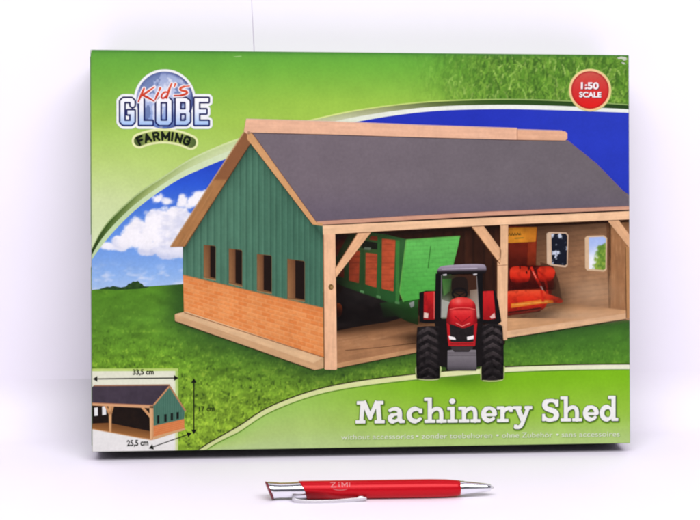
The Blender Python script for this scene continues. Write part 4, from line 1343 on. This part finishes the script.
def lathe(name, prof, mat, shear0=0.0, shear1=0.0, seg=40, cap0=True, cap1=True, flat=None):
    """prof: (x, r) in picture units along the pen; shear slants an end (upper side first)"""
    V = []; F = []
    n = len(prof)
    for i, (x, r) in enumerate(prof):
        sh = shear0 * max(0, 1 - i / 2.0) if shear0 else 0
        if shear1 and i >= n - 2:
            sh = shear1
        for k in range(seg):
            a_ = 2 * math.pi * k / seg
            cy, cz = math.cos(a_), math.sin(a_)
            # "up in the picture" is towards +Z and a little +Y
            up = cz * 0.93 + cy * 0.37
            V.append((px_(x - sh * up), r * MPP * cy, PRM + r * MPP * cz))
    for i in range(n - 1):
        for k in range(seg):
            F.append((i * seg + k, i * seg + (k + 1) % seg, (i + 1) * seg + (k + 1) % seg, (i + 1) * seg + k))
    if cap0:
        F.append(tuple(range(seg - 1, -1, -1)))
    if cap1:
        F.append(tuple((n - 1) * seg + k for k in range(seg)))
    o = link_mesh(name, V, F, mat, pen, True)
    for p in o.data.polygons:
        if len(p.vertices) > 4:
            p.use_smooth = False
    return o


def pen_mats():
    red = noise_mat('red_metallic_lacquer', (0.50, 0.001, 0.008), rough=0.32, scale=900, amount=0.12, metal=0.15, coat=0.0)
    chrome = noise_mat('polished_chrome', (0.80, 0.80, 0.83), rough=0.10, metal=1.0, scale=150, amount=0.03, rough_var=0.03)
    satin = noise_mat('satin_silver', (0.66, 0.65, 0.65), rough=0.32, metal=1.0, scale=400, amount=0.08)
    dark = noise_mat('dark_red_plastic', (0.16, 0.01, 0.02), rough=0.4, scale=300, amount=0.1)
    mark = noise_mat('white_print', (0.62, 0.20, 0.20), rough=0.5, scale=900, amount=0.2)
    red.node_tree.nodes['Principled BSDF'].inputs['Specular IOR Level'].default_value = 0.22
    return red, chrome, satin, dark, mark


RED, CHROME, SATIN, DARKRED, MARK = pen_mats()
barrel = lathe('barrel', [(303.5, 8.9), (303.9, 9.05), (340, 9.15), (400, 9.2), (430, 9.2), (445, 8.8), (456, 7.9), (459.4, 7.5), (459.6, 6.9)], RED, 5.2, 0)
lathe('tip', [(459.4, 7.0), (459.7, 7.2), (463, 7.0), (464.2, 6.6), (475, 5.5), (486, 4.0), (490.2, 3.3), (490.8, 2.6)], CHROME)
lathe('refill_point', [(490.6, 1.5), (493, 1.1), (493.6, 0.5)], SATIN)
pusher = lathe('push_button', [(270.2, 8.3), (270.6, 8.6), (274, 8.3), (280, 7.7), (290, 7.8), (298, 8.4), (312, 8.6)], CHROME, 3.4, 0)
lathe('end_cap', [(268.2, 8.5), (268.4, 8.9), (270.4, 8.6)], DARKRED, 3.4, 3.4)
# slot on the push button: dark strip painting its shade, standing 0.1 mm proud
def strip_on(name, x0, x1, a0, a1, r0, mat, parent, n=14):
    V = []; F = []
    for i in range(n + 1):
        x = x0 + (x1 - x0) * i / n
        for k in range(5):
            a_ = a0 + (a1 - a0) * k / 4
            V.append((px_(x), -math.cos(a_) * r0 * MPP, PRM + math.sin(a_) * r0 * MPP))
    for i in range(n):
        for k in range(4):
            F.append((i * 5 + k, (i + 1) * 5 + k, (i + 1) * 5 + k + 1, i * 5 + k + 1))
    return link_mesh(name, V, F, mat, parent, True)


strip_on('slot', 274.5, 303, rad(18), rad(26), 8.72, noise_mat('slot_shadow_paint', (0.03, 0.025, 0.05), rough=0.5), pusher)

# clip: a bowed flat bar that springs from the push button and rests on the barrel
def clip():
    bang = rad(31)                              # direction of the clip: towards the viewer and down
    ey = np.array([-math.cos(bang), -math.sin(bang)]); et = np.array([-ey[1], ey[0]])
    path = [(292, 8.0), (292.3, 11), (294.5, 13.6), (299, 15.0), (308, 15.9), (320, 16.1), (333, 15.6), (346, 14.4), (356, 13.3), (363, 12.7), (365, 12.3)]
    path = smooth_pts(path, 4)
    V = []; F = []
    n = len(path)
    for i, (x, r) in enumerate(path):
        wd = float(np.interp(x, [292, 300, 350, 364, 366.4], [3.3, 3.1, 2.7, 2.3, 1.2])); th = 0.75
        a_ = path[max(0, i - 1)]; b = path[min(n - 1, i + 1)]
        tx_, tr_ = b[0] - a_[0], b[1] - a_[1]; L = math.hypot(tx_, tr_)
        nx, nr = -tr_ / L, tx_ / L
        for k in range(12):
            q = 2 * math.pi * k / 12
            cw = wd * np.sign(math.cos(q)) * abs(math.cos(q)) ** 0.6; ct = th * np.sign(math.sin(q)) * abs(math.sin(q)) ** 0.6
            rr = r + ct * nr; xx_ = x + ct * nx
            yz = ey * rr + et * cw
            V.append((px_(xx_), yz[0] * MPP, PRM + yz[1] * MPP))
    for i in range(n - 1):
        for k in range(12):
            F.append((i * 12 + k, i * 12 + (k + 1) % 12, (i + 1) * 12 + (k + 1) % 12, (i + 1) * 12 + k))
    F.append(tuple(range(11, -1, -1))); F.append(tuple((n - 1) * 12 + k for k in range(12)))
    c = link_mesh('clip', V, F, SATIN, pen, True)
    bm = bmesh.new()
    bmesh.ops.create_uvsphere(bm, u_segments=16, v_segments=10, radius=1.0)
    p = ey * 10.9
    for v in bm.verts:
        v.co = Vector((px_(359.5) + v.co.x * 4.2 * MPP, p[0] * MPP + v.co.y * 2.0 * MPP, PRM + p[1] * MPP + v.co.z * 2.0 * MPP))
    bm_obj('clip_ball', bm, SATIN, c, True)


clip()

# the small upside-down lettering on the barrel
def barrel_marks():
    st = [('l', [(0, 5), (4.6, 5), (0.4, 0), (5.2, 0)], 0.42), ('l', [(8.2, 0.2), (8.2, 2.6)], 0.42), ('l', [(8.2, 4.2), (8.2, 5)], 0.42),
          ('l', [(11.4, 0), (11.2, 5), (13.6, 1.2), (16.4, 5), (16.2, 0)], 0.45), ('l', [(18.6, 0.4), (18.9, 4.6)], 0.3),
          ('l', smooth_pts([(2.5, -2.0), (7, -3.1), (12, -3.1), (16, -2.2)], 4), 0.22)]
    pr = Print()
    got = {}

    def grab(uv, lev, cols, faces):
        got['uv'] = uv; got['f'] = faces
    pr.raw = grab
    global panel
    keep = panel
    panel = lambda q: np.asarray(q, float)
    pr.field(lambda X, Y: strokes_sdf(st, X, Y), (-1, -5, 21, 7), 0.25, (255, 255, 255), 0)
    panel = keep
    V = []
    for x, y in got['uv']:
        a_ = rad(22) + (5.8 - 3 + (y - 0) * 1.0 - 0.8) / 9.2
        r = 9.28
        V.append((px_(329.8 + x), -math.cos(a_) * r * MPP, PRM + math.sin(a_) * r * MPP))
    link_mesh('lettering', V, got['f'], MARK, barrel, True)


barrel_marks()
